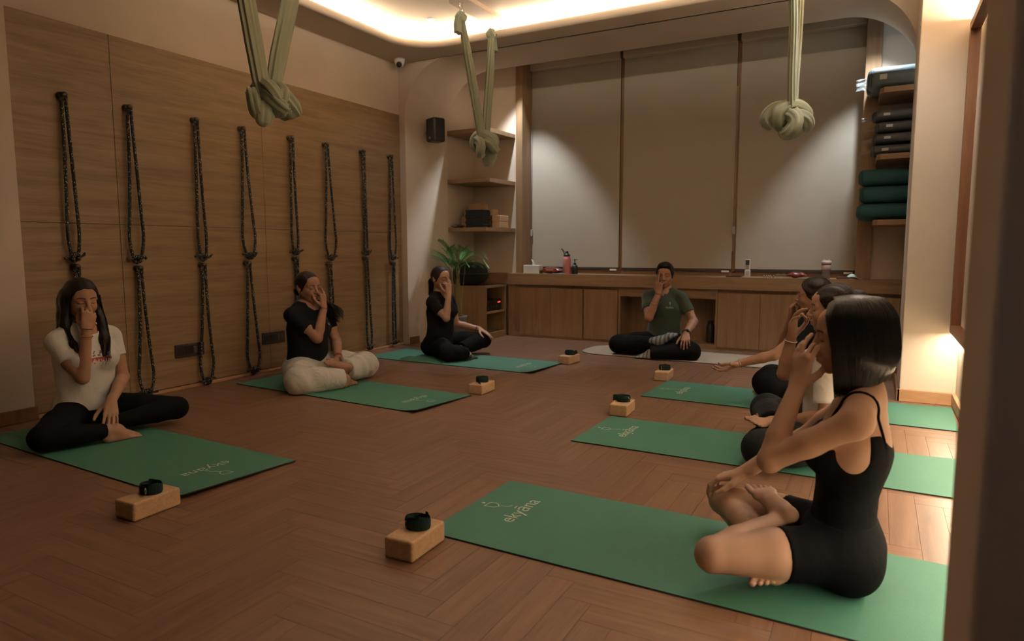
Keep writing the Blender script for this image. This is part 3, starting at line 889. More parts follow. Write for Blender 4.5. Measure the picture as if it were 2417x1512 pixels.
# ------------------------------------------------------------------ things on the worktop (top at z = 0.757)
WZ = 0.7575
def M1(n, c, r=0.5, **k): return plain(n, c, r, **k)
t = thing('tissue_box', 'white tissue box with a tissue pulled up, left end of the worktop', 'tissue box', (-3.60, 7.17, WZ))
MB().box(-0.105, 0.105, -0.055, 0.055, 0, 0.098, 0.004).build('box', M1('tissue_card', (0.62, 0.60, 0.55), 0.7), t)
rows = []
for i in range(8):
    u = i/7; rows.append([(-0.022+0.045*u+0.012*math.sin(5*v), 0.006*math.sin(9*u+3*v), 0.097+v*(0.075-0.020*u)) for v in [j/6 for j in range(7)]])
m = MB().grid(rows); m.grid([[(x, y+0.003, z) for x, y, z in r] for r in rows]); m.build('tissue', M1('tissue_paper', (0.70, 0.68, 0.63), 0.9), t)

t = thing('snack_pack', 'brown and red snack packet lying beside the tissue box', 'packet', (-3.355, 7.17, WZ))
rows = []
for i in range(13):
    u = -1+2*i/12; h = 0.034*(1-abs(u)**3)+0.003; w = 0.060*(1-0.12*abs(u)**6)
    rows.append([(0.140*u, w*math.cos(a), 0.038+h*math.sin(a)+0.002*math.sin(20*u+3*a)) for a in [2*PI*k/16 for k in range(17)]])
MB().grid(rows).build('wrapper', M1('wrapper_brown', (0.16, 0.045, 0.03), 0.3, var=0.5, vscale=25), t)
MB().box(-0.085, 0.085, -0.0615, -0.058, 0.028, 0.062, 0.001).build('print_band', M1('wrapper_red', (0.35, 0.03, 0.025), 0.35), t)
MB().box(-0.05, 0.045, -0.063, -0.0612, 0.040, 0.052).build('print_lettering', M1('wrapper_pale', (0.55, 0.42, 0.30), 0.4), t)
t = thing('water_bottle', 'pink insulated bottle with black spout lid on the worktop', 'bottle', (-3.155, 7.15, WZ))
PINK = M1('pink_powder_coat', (0.62, 0.24, 0.25), 0.42)
MB().lathe([(0.0, 0), (0.043, 0.0), (0.047, 0.006), (0.047, 0.170), (0.044, 0.186), (0.034, 0.200), (0.031, 0.206)], 26).build('flask', PINK, t)
BL = BLACKPL
MB().lathe([(0.037, 0.204), (0.038, 0.210), (0.037, 0.226), (0.020, 0.230), (0.017, 0.252), (0.019, 0.256), (0.019, 0.262), (0, 0.264)], 22).build('lid', BL, t)
MB().tube(catmull([(-0.030, 0, 0.226), (-0.036, 0, 0.245), (-0.050, 0, 0.272), (-0.070, 0, 0.290)], 4), [(0.007, 0.004)]*13, 8).build('carry_loop', BL, t)
t = thing('pump_bottle', 'black pump dispenser bottle right of the pink bottle', 'bottle', (-3.065, 7.17, WZ))
MB().lathe([(0, 0), (0.034, 0), (0.037, 0.005), (0.037, 0.085), (0.030, 0.100), (0.014, 0.108), (0.013, 0.115)], 22).build('bottle_body', BL, t)
MB().lathe([(0.016, 0.112), (0.016, 0.128), (0.006, 0.130), (0.005, 0.160), (0.011, 0.162), (0.011, 0.170), (0, 0.171)], 16).tube([(0, 0, 0.166), (0.028, -0.005, 0.166), (0.034, -0.006, 0.160)], 0.004, 8).build('pump', BL, t)
t = thing('phone', 'pale blue phone lying flat before the pink bottle', 'phone', (-3.23, 7.085, WZ), 0.1)
MB().box(-0.072, 0.072, -0.022, 0.022, 0, 0.009, 0.003).build('case', M1('blue_case', (0.22, 0.30, 0.42), 0.4), t)
MB().box(-0.066, 0.066, -0.019, 0.019, 0.009, 0.0096).build('screen', M1('phone_screen', (0.02, 0.02, 0.025), 0.1), t)
t = thing('phone', 'black phone lying flat left of the remote control', 'phone', (-1.285, 7.14, WZ), -0.05)
MB().box(-0.075, 0.075, -0.035, 0.035, 0, 0.010, 0.003).build('case', M1('black_case', (0.02, 0.014, 0.012), 0.4), t)
MB().box(-0.069, 0.069, -0.031, 0.031, 0.010, 0.0106).build('screen', M1('phone_screen_b', (0.015, 0.012, 0.012), 0.1), t)
t = thing('remote_control', 'white remote control standing in a white holder on the worktop', 'remote', (-1.158, 7.16, WZ))
RC_W = M1('remote_white', (0.60, 0.57, 0.52), 0.45)
MB().box(-0.027, 0.027, -0.016, 0.016, 0.0, 0.072, 0.004).build('holder', RC_W, t)
MB().box(-0.023, 0.023, -0.010, 0.010, 0.05, 0.182, 0.004).build('handset', RC_W, t)
MB().box(-0.019, 0.019, -0.0112, -0.0095, 0.122, 0.174, 0.0005).build('display', M1('lcd', (0.06, 0.075, 0.07), 0.2), t)
for z in (0.084, 0.096, 0.110):
    MB().box(-0.016, 0.016, -0.0115, -0.0095, z, z+0.006, 0.001).build('button', M1('remote_key', (0.12, 0.11, 0.10), 0.5), t)
MB().box(-0.013, 0.013, -0.0168, -0.0158, 0.02, 0.05).build('holder_mark', M1('holder_grey', (0.45, 0.43, 0.40), 0.5), t)
t = thing('bead_bracelet', 'small heap of brown and cream beads on the worktop', 'beads', (-0.947, 7.13, WZ))
rb = random.Random(2)
for i in range(22):
    a = 2*PI*i/22*2; r = 0.030+0.010*math.sin(3*a)
    MB().lathe([(0, -0.006), (0.005, -0.0035), (0.006, 0), (0.005, 0.0035), (0, 0.006)], 8, rotM((r*1.3*math.cos(a), 0.7*r*math.sin(a), 0.007+(0.010 if i > 11 else 0)))).build('bead', M1('bead_%d' % (i % 2), ((0.55, 0.45, 0.30), (0.10, 0.05, 0.03))[i % 2], 0.3), t)
t = thing('glasses', 'thin clear glasses folded on the worktop beside the beads', 'glasses', (-0.835, 7.12, WZ))
for sx in (-1, 1):
    MB().tube([(sx*0.030+0.022*math.cos(a), 0.002, 0.019+0.017*math.sin(a)) for a in [2*PI*i/16 for i in range(16)]], 0.0018, 5, closed=True).build('rim', SILVER0 if False else STEEL, t)
    MB().tube([(sx*0.053, 0.002, 0.022), (sx*0.050, 0.045, 0.020), (-sx*0.02, 0.055, 0.012)], 0.0016, 5).build('temple', STEEL, t)
MB().tube([(-0.008, 0.002, 0.022), (0, 0.002, 0.025), (0.008, 0.002, 0.022)], 0.0016, 5).build('bridge', STEEL, t)
t = thing('pouch', 'dark red glossy pouch on the worktop under the right blind', 'pouch', (-0.692, 7.15, WZ+0.004))
rows = []
for i in range(15):
    u = -1+2*i/14; h = 0.026*(1-abs(u)**2.2)+0.004; w = 0.05*(1-0.25*abs(u)**4)
    rows.append([(0.088*u, w*math.cos(a)+0.006*math.sin(7*u), 0.028+h*math.sin(a)*(1+0.18*math.sin(6*u+2*a))) for a in [2*PI*k/16 for k in range(17)]])
MB().grid(rows).build('bag', M1('pouch_vinyl', (0.20, 0.04, 0.04), 0.28), t)
MB().tube([(-0.085, -0.012, 0.040), (-0.03, -0.020, 0.058), (0.03, -0.018, 0.056), (0.085, -0.012, 0.038)], 0.004, 6).build('zip', M1('zip_dark', (0.06, 0.02, 0.02), 0.4), t)
t = thing('card', 'small white card lying flat between pouch and tumbler', 'card', (-0.552, 7.11, WZ))
MB().box(-0.042, 0.042, -0.027, 0.027, 0, 0.004, 0.001).build('sheet', M1('card_white', (0.6, 0.6, 0.58), 0.4), t)
MB().box(-0.03, 0.01, -0.012, -0.006, 0.004, 0.0046).build('print', M1('card_print', (0.2, 0.2, 0.25), 0.5), t)
t = thing('tumbler', 'clear tumbler with pale pink lid and sleeve on the worktop', 'tumbler', (-0.432, 7.15, WZ))
MB().lathe([(0, 0.0), (0.034, 0.0), (0.038, 0.006), (0.041, 0.10), (0.041, 0.14)], 24).build('glass', plain('tumbler_glass', (0.35, 0.30, 0.28), 0.08, trans=0.6), t)
PP = M1('pale_pink', (0.58, 0.42, 0.41), 0.5)
MB().lathe([(0.0425, 0.085), (0.0435, 0.088), (0.0445, 0.125), (0.0435, 0.128)], 24).build('sleeve', PP, t)
MB().lathe([(0.044, 0.140), (0.045, 0.150), (0.045, 0.165), (0.036, 0.172), (0.0, 0.174)], 24).box(-0.03, -0.012, -0.012, 0.012, 0.170, 0.186, 0.003).box(0.014, 0.030, -0.012, 0.012, 0.170, 0.184, 0.003).build('lid', PP, t)
t = thing('wallet', 'brown leather wallet beside the pale face mask', 'wallet', (-0.285, 7.12, WZ), 0.15)
MB().box(-0.052, 0.052, -0.040, 0.040, 0, 0.011, 0.004).box(-0.050, 0.050, -0.038, 0.038, 0.012, 0.022, 0.004).build('leather', M1('brown_leather', (0.07, 0.03, 0.018), 0.5), t)
MB().tube([(-0.05, -0.036, 0.0115), (0.05, -0.036, 0.0115)], 0.001, 5).build('stitching', M1('stitch', (0.2, 0.12, 0.07), 0.7), t)
t = thing('face_mask', 'pale blue face mask lying at right end of the worktop', 'mask', (-0.205, 7.14, WZ))
rows = []
for i in range(11):
    u = -1+2*i/10
    rows.append([(0.058*u, -0.035+0.07*v, 0.003+0.046*max(0, 1-u*u)*math.sin(PI*(0.15+0.7*v))+0.002*math.sin(12*v)) for v in [j/8 for j in range(9)]])
m = MB().grid(rows); m.grid([[(x, y, max(0.0005, z-0.002)) for x, y, z in r] for r in rows]); m.build('mask_body', M1('mask_cloth', (0.52, 0.62, 0.62), 0.8), t)
MB().tube(catmull([(0.056, -0.03, 0.006), (0.085, -0.02, 0.003), (0.085, 0.02, 0.003), (0.056, 0.03, 0.006)], 4), 0.0016, 5).build('ear_loop', M1('loop_white', (0.6, 0.6, 0.6), 0.7), t)
t = thing('flask', 'dark bottle standing inside the open niche behind the instructor', 'bottle', (-1.53, 7.26, 0.051))
MB().lathe([(0, 0), (0.040, 0), (0.042, 0.005), (0.042, 0.175), (0.028, 0.200), (0.026, 0.205)], 22).build('bottle_body', M1('dark_flask', (0.03, 0.022, 0.02), 0.4), t)
MB().lathe([(0.029, 0.203), (0.029, 0.235), (0, 0.238)], 18).build('cap', BL, t)

# ------------------------------------------------------------------ left alcove shelf: cork blocks, black pads, small things (shelf top z = 1.293)
SZ = 1.2932
bm_ = MB().box(-0.10, 0.10, -0.057, 0.057, 0, 0.072, 0.007).mesh('cork_block'); bm_.materials.append(CORK)
bl = [(-4.34, 6.96, 0, 0), (-4.34, 6.96, 0.0725, 0), (-4.135, 6.96, 0, 0), (-4.135, 6.96, 0.0725, 0), (-4.34, 7.09, 0, 0), (-4.13, 7.09, 0, 0), (-4.30, 6.96, 0.145, 0), (-4.09, 6.96, 0.145, 0), (-4.23, 6.96, 0.2175, 0), (-3.945, 6.985, 0.0, 1.5708), (-3.945, 6.985, 0.0725, 1.5708)]
wh = ['bottom left', 'second layer left', 'bottom centre', 'second layer centre', 'bottom rear left', 'bottom rear right', 'third layer left', 'third layer right', 'topmost', 'bottom right end', 'second layer right end']
for i, (x, y, z, r) in enumerate(bl):
    o = bpy.data.objects.new('cork_block', bm_); COL.objects.link(o); o.location = (x, y, SZ+z); o.rotation_euler = (0, 0, r)
    tag(o, f'cork block stacked on the lowest left alcove shelf, {wh[i]}', 'yoga block', 'cork blocks stacked on the alcove shelf')
pad = MB().box(-0.115, 0.115, -0.095, 0.095, 0, 0.0225, 0.008).mesh('foam_pad'); pad.materials.append(M1('black_foam', (0.015, 0.016, 0.018), 0.9))
for i in range(9):
    o = bpy.data.objects.new('foam_pad', pad); COL.objects.link(o); o.location = (-4.138+0.004*math.sin(i*2.1), 6.795+0.004*math.cos(i*1.7), SZ+0.0228*i); o.rotation_euler = (0, 0, 0.03*math.sin(i))
    tag(o, 'black foam pad in the stack before the shelf blocks, ' + ['lowest', 'second from bottom', 'third from bottom', 'fourth from bottom', 'middle', 'fourth from top', 'third from top', 'second from top', 'topmost'][i], 'pad', 'black foam pads')
t = thing('eye_pillow', 'small dark patterned pouch at left end of the block shelf', 'pouch', (-4.375, 6.74, SZ))
rows = []
for i in range(11):
    u = -1+2*i/10; rows.append([(0.075*u, 0.05*math.cos(a), 0.022+0.021*(1-abs(u)**4)*math.sin(a)) for a in [2*PI*k/14 for k in range(15)]])
MB().grid(rows).build('bag', M1('dark_pattern', (0.07, 0.03, 0.02), 0.5, var=0.9, vscale=40), t)
MB().box(-0.05, 0.01, -0.052, -0.049, 0.018, 0.03).build('print', M1('pouch_print', (0.4, 0.3, 0.2), 0.6), t)
t = thing('keys', 'bunch of keys on the front edge of the block shelf', 'keys', (-4.02, 6.665, SZ))
MB().tube([(0.016*math.cos(a)+0.06, 0.012*math.sin(a), 0.003) for a in [2*PI*i/16 for i in range(16)]], 0.0018, 5, closed=True).build('ring', STEEL, t)
MB().box(-0.02, 0.045, -0.006, 0.004, 0, 0.003).build('key', STEEL, t); MB().box(0.03, 0.085, -0.014, -0.004, 0.0032, 0.006).build('key', STEEL, t)
MB().box(-0.09, -0.02, -0.010, 0.010, 0, 0.003).build('tag_strip', M1('strap_pale', (0.35, 0.28, 0.2), 0.6), t)

# ------------------------------------------------------------------ pouf cushion and potted palm
t = thing('cushion', 'round black cushion resting on the low corner cabinet', 'cushion', (-4.248, 6.80, 0.6222))
MB().lathe([(0, 0.0), (0.10, 0.004), (0.17, 0.03), (0.203, 0.08), (0.21, 0.135), (0.198, 0.19), (0.16, 0.24), (0.09, 0.268), (0, 0.274)], 34).build('cover', M1('black_velvet', (0.006, 0.007, 0.008), 0.95, bump=0.4, bscale=90), t)
MB().tube([(0.211*math.cos(a), 0.211*math.sin(a), 0.135) for a in [2*PI*i/40 for i in range(40)]], 0.004, 6, closed=True).build('piping', BLACKPL, t)
t = thing('potted_palm', 'green potted palm in a grey pot beside the alcove', 'plant', (-4.14, 6.32, 0.0))
pt = MB().lathe([(0, 0.002), (0.085, 0.002), (0.09, 0.006), (0.118, 0.285), (0.122, 0.290), (0.122, 0.300), (0.112, 0.300), (0.108, 0.270)], 30, close=False).build('pot', M1('grey_pot', (0.16, 0.155, 0.15), 0.55, bump=0.1), t)
MB().lathe([(0, 0.268), (0.108, 0.268)], 24, close=False).build('soil', M1('soil', (0.03, 0.02, 0.012), 0.95, bump=0.8, bscale=60), pt)
LEAF = M1('palm_leaf', (0.065, 0.20, 0.045), 0.45, var=0.35, vscale=6); STEM = M1('palm_stem', (0.22, 0.20, 0.075), 0.5)
rg = random.Random(21)
frs = [(-2.4, 0.84, 0.26, 0.05), (-1.3, 0.86, 0.28, 0.0), (-0.15, 0.86, 0.40, 0.42), (0.15, 0.90, 0.38, 0.35), (-1.9, 0.90, 0.26, -0.1), (2.6, 0.88, 0.26, 0.0), (-0.7, 0.88, 0.28, 0.05), (1.4, 0.88, 0.26, 0.0), (-2.8, 0.80, 0.26, 0.1), (0.3, 0.84, 0.36, 0.40), (-1.5, 0.78, 0.24, 0.2), (-0.4, 0.80, 0.30, 0.3), (-2.1, 0.80, 0.24, 0.15), (0.9, 0.86, 0.26, 0.1)]
for (az, hs, ln, bend) in frs:
    dx, dy = math.cos(az), math.sin(az)
    if dy > 0.2: ln *= 0.8
    b0 = Vector((rg.uniform(-0.05, 0.05), rg.uniform(-0.05, 0.05), 0.266))
    top = Vector((b0.x+dx*0.09*bend*2+rg.uniform(-.02, .02), b0.y+dy*0.06, hs))
    pts = [b0, b0*0.6+top*0.4+Vector((0, 0, 0.02)), top]
    sp_ = catmull(pts, 5)
    MB().tube(sp_, [0.0055-0.0028*i/(len(sp_)-1) for i in range(len(sp_))], 6).build('stem', STEM, t)
    # frond arc
    R_ = []
    for i in range(15):
        u = i/14
        R_.append(top+Vector((dx*ln*u*0.8, dy*ln*u*0.8, 0.30*ln*u+ln*(0.85-bend)*u-ln*(0.45+bend*0.6)*u*u)))
    fm = MB(); fm.tube(R_, [0.0026*(1-0.7*i/14) for i in range(15)], 5)
    for i in range(1, 15):
        for sd in (-1, 1):
            for q in (0.0,):
                p = R_[i] if q == 0 else (R_[i]+R_[min(i+1, 14)])/2
                tg = (R_[min(i+1, 14)]-R_[i-1]).normalized()
                sdv = tg.cross(Vector((0, 0, 1)))
                sdv = sdv.normalized() if sdv.length > 1e-3 else Vector((1, 0, 0))
                L = (0.19 if i < 9 else 0.19*(1-(i-9)/8))*rg.uniform(0.85, 1.15)
                d = (tg*0.9+sdv*sd*0.50+Vector((0, 0, 0.25))).normalized()
                e = p+d*L*0.55; f = p+d*L*0.95+Vector((0, 0, -0.16*L)); n = Vector((0, 0, 1)).cross(d).normalized()*0.0042
                fm.add([p-n*0.4, p+n*0.4, e+n, e-n, f], [(0, 1, 2, 3), (3, 2, 4)], True)
    fm.build('frond', LEAF, t)

# ------------------------------------------------------------------ right alcove shelves: bolsters and wrapped blankets
TEAL = M1('teal_canvas', (0.010, 0.066, 0.076), 0.8, bump=0.25, bscale=140)
DTEAL = M1('dark_teal_canvas', (0.008, 0.036, 0.046), 0.45, bump=0.2, bscale=100)
WRAP = plain('clear_wrap', (0.75, 0.82, 0.86), 0.12, spec=0.9, bump=1.0, bscale=26, alpha=0.13)
def bolster(name, label, loc, L, ry, rz_, mat, group, wrap=False):
    """axis along +x from the left end at loc"""
    t = thing(name, label, 'bolster' if name == 'bolster' else 'blanket', loc, group=group)
    def sec(u, k):      # superellipse section
        a = 2*PI*k/28; c, s = math.cos(a), math.sin(a); e = 0.75
        f = (0.42+0.58*math.sqrt(max(0, 1-((0.11-u)/0.11)**2))) if u < 0.11 else ((0.42+0.58*math.sqrt(max(0, 1-((u-0.89)/0.11)**2))) if u > 0.89 else 1.0)
        return (L*u, f*ry*abs(c)**e*(1 if c > 0 else -1), rz_+f*rz_*abs(s)**e*(1 if s > 0 else -1))
    us = [0, 0.006, 0.015, 0.03, 0.05, 0.08, 0.11, 0.2, 0.35, 0.5, 0.65, 0.8, 0.89, 0.925, 0.955, 0.98, 1.0]
    rows = [[sec(u, k) for k in range(29)] for u in us]
    m = MB().grid(rows)
    m.add(rows[0][:-1], [tuple(range(28))], True); m.add(rows[-1][:-1], [tuple(range(28))], True)
    m.build('cover', mat, t)
    m = MB(); pts = [Vector(sec(0.055, k)) for k in range(28)]
    m.tube([p+Vector((0, p.y*0.02, 0)) for p in pts], 0.003, 5, closed=True).build('piping', mat, t)
    if wrap:
        rg2 = random.Random(int(loc[2]*1000))
        rows = []
        for i, u in enumerate([-0.13, -0.10, -0.06, -0.02, 0.0, 0.03, 0.08, 0.2, 0.4, 0.6, 0.8, 1.0]):
            row = []
            for k in range(29):
                kk = k % 28; v = Vector(sec(max(0.0, u), kk)); c = Vector((v.x, 0, rz_))
                sc = 1.035+0.02*math.sin(kk*3.1+i*1.7)
                if u < 0: sc = 0.62+0.30*math.sin(kk*2.3+i*2.2)*0.5+(-u)*1.2*math.sin(kk*1.1+i)
                q = c+(v-c)*sc; q.x = L*u+(0.014*math.sin(kk*2.7+i) if u < 0 else 0); q.z = max(q.z, -0.002) if u >= 0 else q.z-0.25*(-u)*0.4
                row.append(q)
            rows.append(row)
        MB().grid(rows).build('plastic_wrap', WRAP, t)
        MB().box(L*0.16, L*0.25, -ry*1.05, -ry*1.03, rz_*0.75, rz_*1.2).build('paper_tag', M1('paper_tag', (0.5, 0.48, 0.45), 0.6), t)
    return t
for i, (nm, dx) in enumerate((('bottom', -0.005), ('middle', 0.015), ('top', 0.0))):
    bolster('bolster', f'teal bolster cushion on lowest right alcove shelf, {nm} of three', (-0.185+dx, 6.86, 1.2935+0.149*i), 0.60, 0.135, 0.0745, TEAL, 'teal bolsters')
bolster('bolster', 'second teal bolster lying behind the stack of three on the right shelf', (-0.165, 7.08, 1.2935), 0.60, 0.075, 0.0745, TEAL, 'teal bolsters')
for i, nm in enumerate(('lowest', 'second', 'third', 'top')):
    bolster('wrapped_blanket', f'black folded blanket in clear plastic on middle right shelf, {nm} of the pile', (-0.105+0.012*((i*7) % 3), 6.87, 1.8485+0.0985*i), 0.56, 0.15, 0.0465, M1('black_blanket', (0.014, 0.015, 0.018), 0.7), 'plastic wrapped blankets', wrap=True)
bolster('bolster', 'dark teal bolster in clear plastic on the topmost right shelf, front one', (-0.155, 6.80, 2.4015), 0.60, 0.125, 0.095, DTEAL, 'plastic wrapped bolsters', wrap=True)
bolster('bolster', 'dark teal bolster in clear plastic on the topmost right shelf, rear one', (-0.165, 7.06, 2.4015), 0.60, 0.115, 0.115, DTEAL, 'plastic wrapped bolsters', wrap=True)
# ------------------------------------------------------------------ implicit surface modelling for figures
def vnorm(v):
    v = np.asarray(v, float); return v/np.linalg.norm(v)

class RC:      # tapered capsule, optional flattened cross-section
    def __init__(s, a, b, ra, rb, flat=None, fs=1.0):
        s.a = np.asarray(a, float); s.b = np.asarray(b, float); s.ra = ra; s.rb = rb
        s.flat = None if flat is None else vnorm(flat); s.fs = fs
    def grow(s, o):
        return RC(s.a, s.b, s.ra+o, s.rb+o, s.flat, s.fs if s.flat is None else min(1.0, (s.fs*max(s.ra, s.rb)+o)/(max(s.ra, s.rb)+o)))
    def bounds(s):
        r = max(s.ra, s.rb)
        return np.minimum(s.a, s.b)-r, np.maximum(s.a, s.b)+r
    def ev(s, X, Y, Z):
        ba = s.b-s.a; L2 = max(float(ba@ba), 1e-12)
        px, py, pz = X-s.a[0], Y-s.a[1], Z-s.a[2]
        t = np.clip((px*ba[0]+py*ba[1]+pz*ba[2])/L2, 0, 1)
        vx, vy, vz = px-t*ba[0], py-t*ba[1], pz-t*ba[2]
        d2 = vx*vx+vy*vy+vz*vz
        if s.flat is not None:
            c = vx*s.flat[0]+vy*s.flat[1]+vz*s.flat[2]
            d2 = d2+c*c*(1.0/s.fs**2-1.0)
            return (np.sqrt(d2)-(s.ra+t*(s.rb-s.ra)))*(0.5+0.5*s.fs)
        return np.sqrt(d2)-(s.ra+t*(s.rb-s.ra))

class EL:      # ellipsoid with optional rotation (columns = axes)
    def __init__(s, c, r, R=None):
        s.c = np.asarray(c, float); s.r = np.asarray(r, float)*np.ones(3); s.R = np.eye(3) if R is None else np.asarray(R, float)
    def grow(s, o): return EL(s.c, s.r+o, s.R)
    def bounds(s):
        e = np.sqrt(((s.R*s.r)**2).sum(1)); return s.c-e, s.c+e
    def ev(s, X, Y, Z):
        px, py, pz = X-s.c[0], Y-s.c[1], Z-s.c[2]
        k0 = 0; k1 = 0
        for i in range(3):
            q = px*s.R[0, i]+py*s.R[1, i]+pz*s.R[2, i]
            k0 = k0+(q/s.r[i])**2; k1 = k1+(q/s.r[i]**2)**2
        k0 = np.sqrt(k0); k1 = np.sqrt(k1)+1e-9
        return k0*(k0-1.0)/k1

class CUTP:    # a primitive limited by half-spaces  dot(p-o, n) < 0
    def __init__(s, base, planes): s.base = base; s.planes = planes
    def grow(s, o): return CUTP(s.base.grow(o), s.planes)
    def bounds(s): return s.base.bounds()
    def ev(s, X, Y, Z):
        d = s.base.ev(X, Y, Z)
        for o, n in s.planes:
            d = np.maximum(d, (X-o[0])*n[0]+(Y-o[1])*n[1]+(Z-o[2])*n[2])
        return d

def axis_samples(lo, hi, coarse, fines):
    """1-D grid, fine inside the given intervals"""
    x = lo; out = [lo]
    while x < hi:
        h = coarse
        for a, b, f in fines:
            if a-coarse <= x <= b: h = min(h, f)
        x += h; out.append(x)
    return np.array(out, np.float32)

class Field:
    def __init__(s, lo, hi, coarse=0.007, fine=()):
        """fine: list of (lo3, hi3, size)"""
        ax = []
        for i in range(3):
            ax.append(axis_samples(lo[i], hi[i], coarse, [(f[0][i], f[1][i], f[2]) for f in fine]))
        s.x, s.y, s.z = ax
        s.F = np.full((len(s.x), len(s.y), len(s.z)), 1.0, np.float32)
    def _sl(s, lo, hi, m):
        o = []
        for a, l, h in ((s.x, lo[0], hi[0]), (s.y, lo[1], hi[1]), (s.z, lo[2], hi[2])):
            i0 = max(0, int(np.searchsorted(a, l-m))-1); i1 = min(len(a), int(np.searchsorted(a, h+m))+1)
            if i1-i0 < 1: return None
            o.append(slice(i0, i1))
        return tuple(o)
    def _g(s, sl): return s.x[sl[0]][:, None, None], s.y[sl[1]][None, :, None], s.z[sl[2]][None, None, :]
    def add(s, p, k=0.01):
        lo, hi = p.bounds(); sl = s._sl(lo, hi, k+0.02)
        if sl is None: return
        d = p.ev(*s._g(sl)).astype(np.float32); f = s.F[sl]
        if k > 1e-6:
            h = np.maximum(k-np.abs(f-d), 0.0)/k
            s.F[sl] = np.minimum(f, d)-h*h*k*0.25
        else: s.F[sl] = np.minimum(f, d)
    def sub(s, p, k=0.005):
        lo, hi = p.bounds(); sl = s._sl(lo, hi, k+0.01)
        if sl is None: return
        d = -p.ev(*s._g(sl)).astype(np.float32); f = s.F[sl]
        if k > 1e-6:
            h = np.maximum(k-np.abs(f-d), 0.0)/k
            s.F[sl] = np.maximum(f, d)+h*h*k*0.25
        else: s.F[sl] = np.maximum(f, d)
    def plane(s, o, n, lo=None, hi=None):
        n = vnorm(n)
        sl = (slice(None),)*3 if lo is None else s._sl(lo, hi, 0)
        X, Y, Z = s._g(sl)
        d = ((X-o[0])*n[0]+(Y-o[1])*n[1]+(Z-o[2])*n[2]).astype(np.float32)
        s.F[sl] = np.maximum(s.F[sl], d)
    def disp(s, fn, lo=None, hi=None):
        sl = (slice(None),)*3 if lo is None else s._sl(lo, hi, 0)
        X, Y, Z = s._g(sl); s.F[sl] = s.F[sl]+fn(X, Y, Z).astype(np.float32)
    def mesh(s, smooth=1):
        F = s.F; ins = F < 0
        nx, ny, nz = F.shape
        c = np.zeros((nx-1, ny-1, nz-1), np.uint8)
        for dx in (0, 1):
            for dy in (0, 1):
                for dz in (0, 1):
                    c += ins[dx:nx-1+dx, dy:ny-1+dy, dz:nz-1+dz]
        act = np.argwhere((c > 0) & (c < 8))
        if len(act) == 0: return np.zeros((0, 3)), np.zeros((0, 4), int)
        idm = np.full(c.shape, -1, np.int32)
        idm[act[:, 0], act[:, 1], act[:, 2]] = np.arange(len(act), dtype=np.int32)
        i, j, k = act.T
        co = {}
        for dx in (0, 1):
            for dy in (0, 1):
                for dz in (0, 1):
                    co[dx, dy, dz] = F[i+dx, j+dy, k+dz]
        acc = np.zeros((len(act), 3)); cnt = np.zeros(len(act))
        cs = list(co)
        for a in cs:
            for ax in range(3):
                if a[ax] == 0:
                    b = list(a); b[ax] = 1; b = tuple(b)
                    fa, fb = co[a], co[b]
                    m = (fa < 0) != (fb < 0)
                    t = np.where(m, fa/(fa-fb+1e-20), 0)
                    for q in range(3):
                        v = (t if q == ax else a[q])
                        acc[:, q] += np.where(m, v, 0)
                    cnt += m
        acc /= cnt[:, None]
        V = np.empty((len(act), 3))
        for q, (arr, idx) in enumerate(((s.x, i), (s.y, j), (s.z, k))):
            V[:, q] = arr[idx]*(1-acc[:, q])+arr[idx+1]*acc[:, q]
        Q = []
        for ax in range(3):
            u, w = (ax+1) % 3, (ax+2) % 3
            sl0 = [slice(1, -1)]*3; sl1 = [slice(1, -1)]*3
            sl0[ax] = slice(0, -1); sl1[ax] = slice(1, None)
            a = ins[tuple(sl0)]; b = ins[tuple(sl1)]
            e = np.argwhere(a != b)
            if len(e) == 0: continue
            fl = a[e[:, 0], e[:, 1], e[:, 2]]
            base = e+1; base[:, ax] -= 1
            def cell(du, dw):
                q = base.copy(); q[:, u] += du; q[:, w] += dw
                return idm[q[:, 0], q[:, 1], q[:, 2]]
            q = np.stack([cell(-1, -1), cell(0, -1), cell(0, 0), cell(-1, 0)], 1)
            q[~fl] = q[~fl][:, ::-1]
            Q.append(q)
        Q = np.concatenate(Q); Q = Q[(Q >= 0).all(1)]
        for _ in range(smooth):
            S = np.zeros_like(V); n = np.zeros(len(V))
            for a in range(4):
                b = (a+1) % 4
                np.add.at(S, Q[:, a], V[Q[:, b]]); np.add.at(S, Q[:, b], V[Q[:, a]])
                np.add.at(n, Q[:, a], 1); np.add.at(n, Q[:, b], 1)
            V = V*0.5+0.5*S/np.maximum(n, 1)[:, None]
        return V, Q

def np_obj(name, V, Q, mat, parent, color=None):
    me = bpy.data.meshes.new(name)
    me.vertices.add(len(V)); me.vertices.foreach_set('co', V.astype(np.float32).ravel())
    n = Q.shape[1]
    me.loops.add(Q.size); me.loops.foreach_set('vertex_index', Q.astype(np.int32).ravel())
    me.polygons.add(len(Q))
    me.polygons.foreach_set('loop_start', np.arange(0, Q.size, n, dtype=np.int32))
    me.polygons.foreach_set('loop_total', np.full(len(Q), n, np.int32))
    me.polygons.foreach_set('use_smooth', np.ones(len(Q), bool))
    me.update(calc_edges=True); me.validate()
    if color is not None:
        at = me.color_attributes.new('tint', 'FLOAT_COLOR', 'POINT')
        at.data.foreach_set('color', color.astype(np.float32).ravel())
    if mat is not None: me.materials.append(mat)
    o = bpy.data.objects.new(name, me); COL.objects.link(o)
    if parent is not None: o.parent = parent
    return o

# ------------------------------------------------------------------ anatomy
def rot_to(f, u):
    f = vnorm(f); u = np.asarray(u, float); l = vnorm(np.cross(u, f)); u = np.cross(f, l)
    return np.stack([f, l, u], 1)       # columns forward, left, up

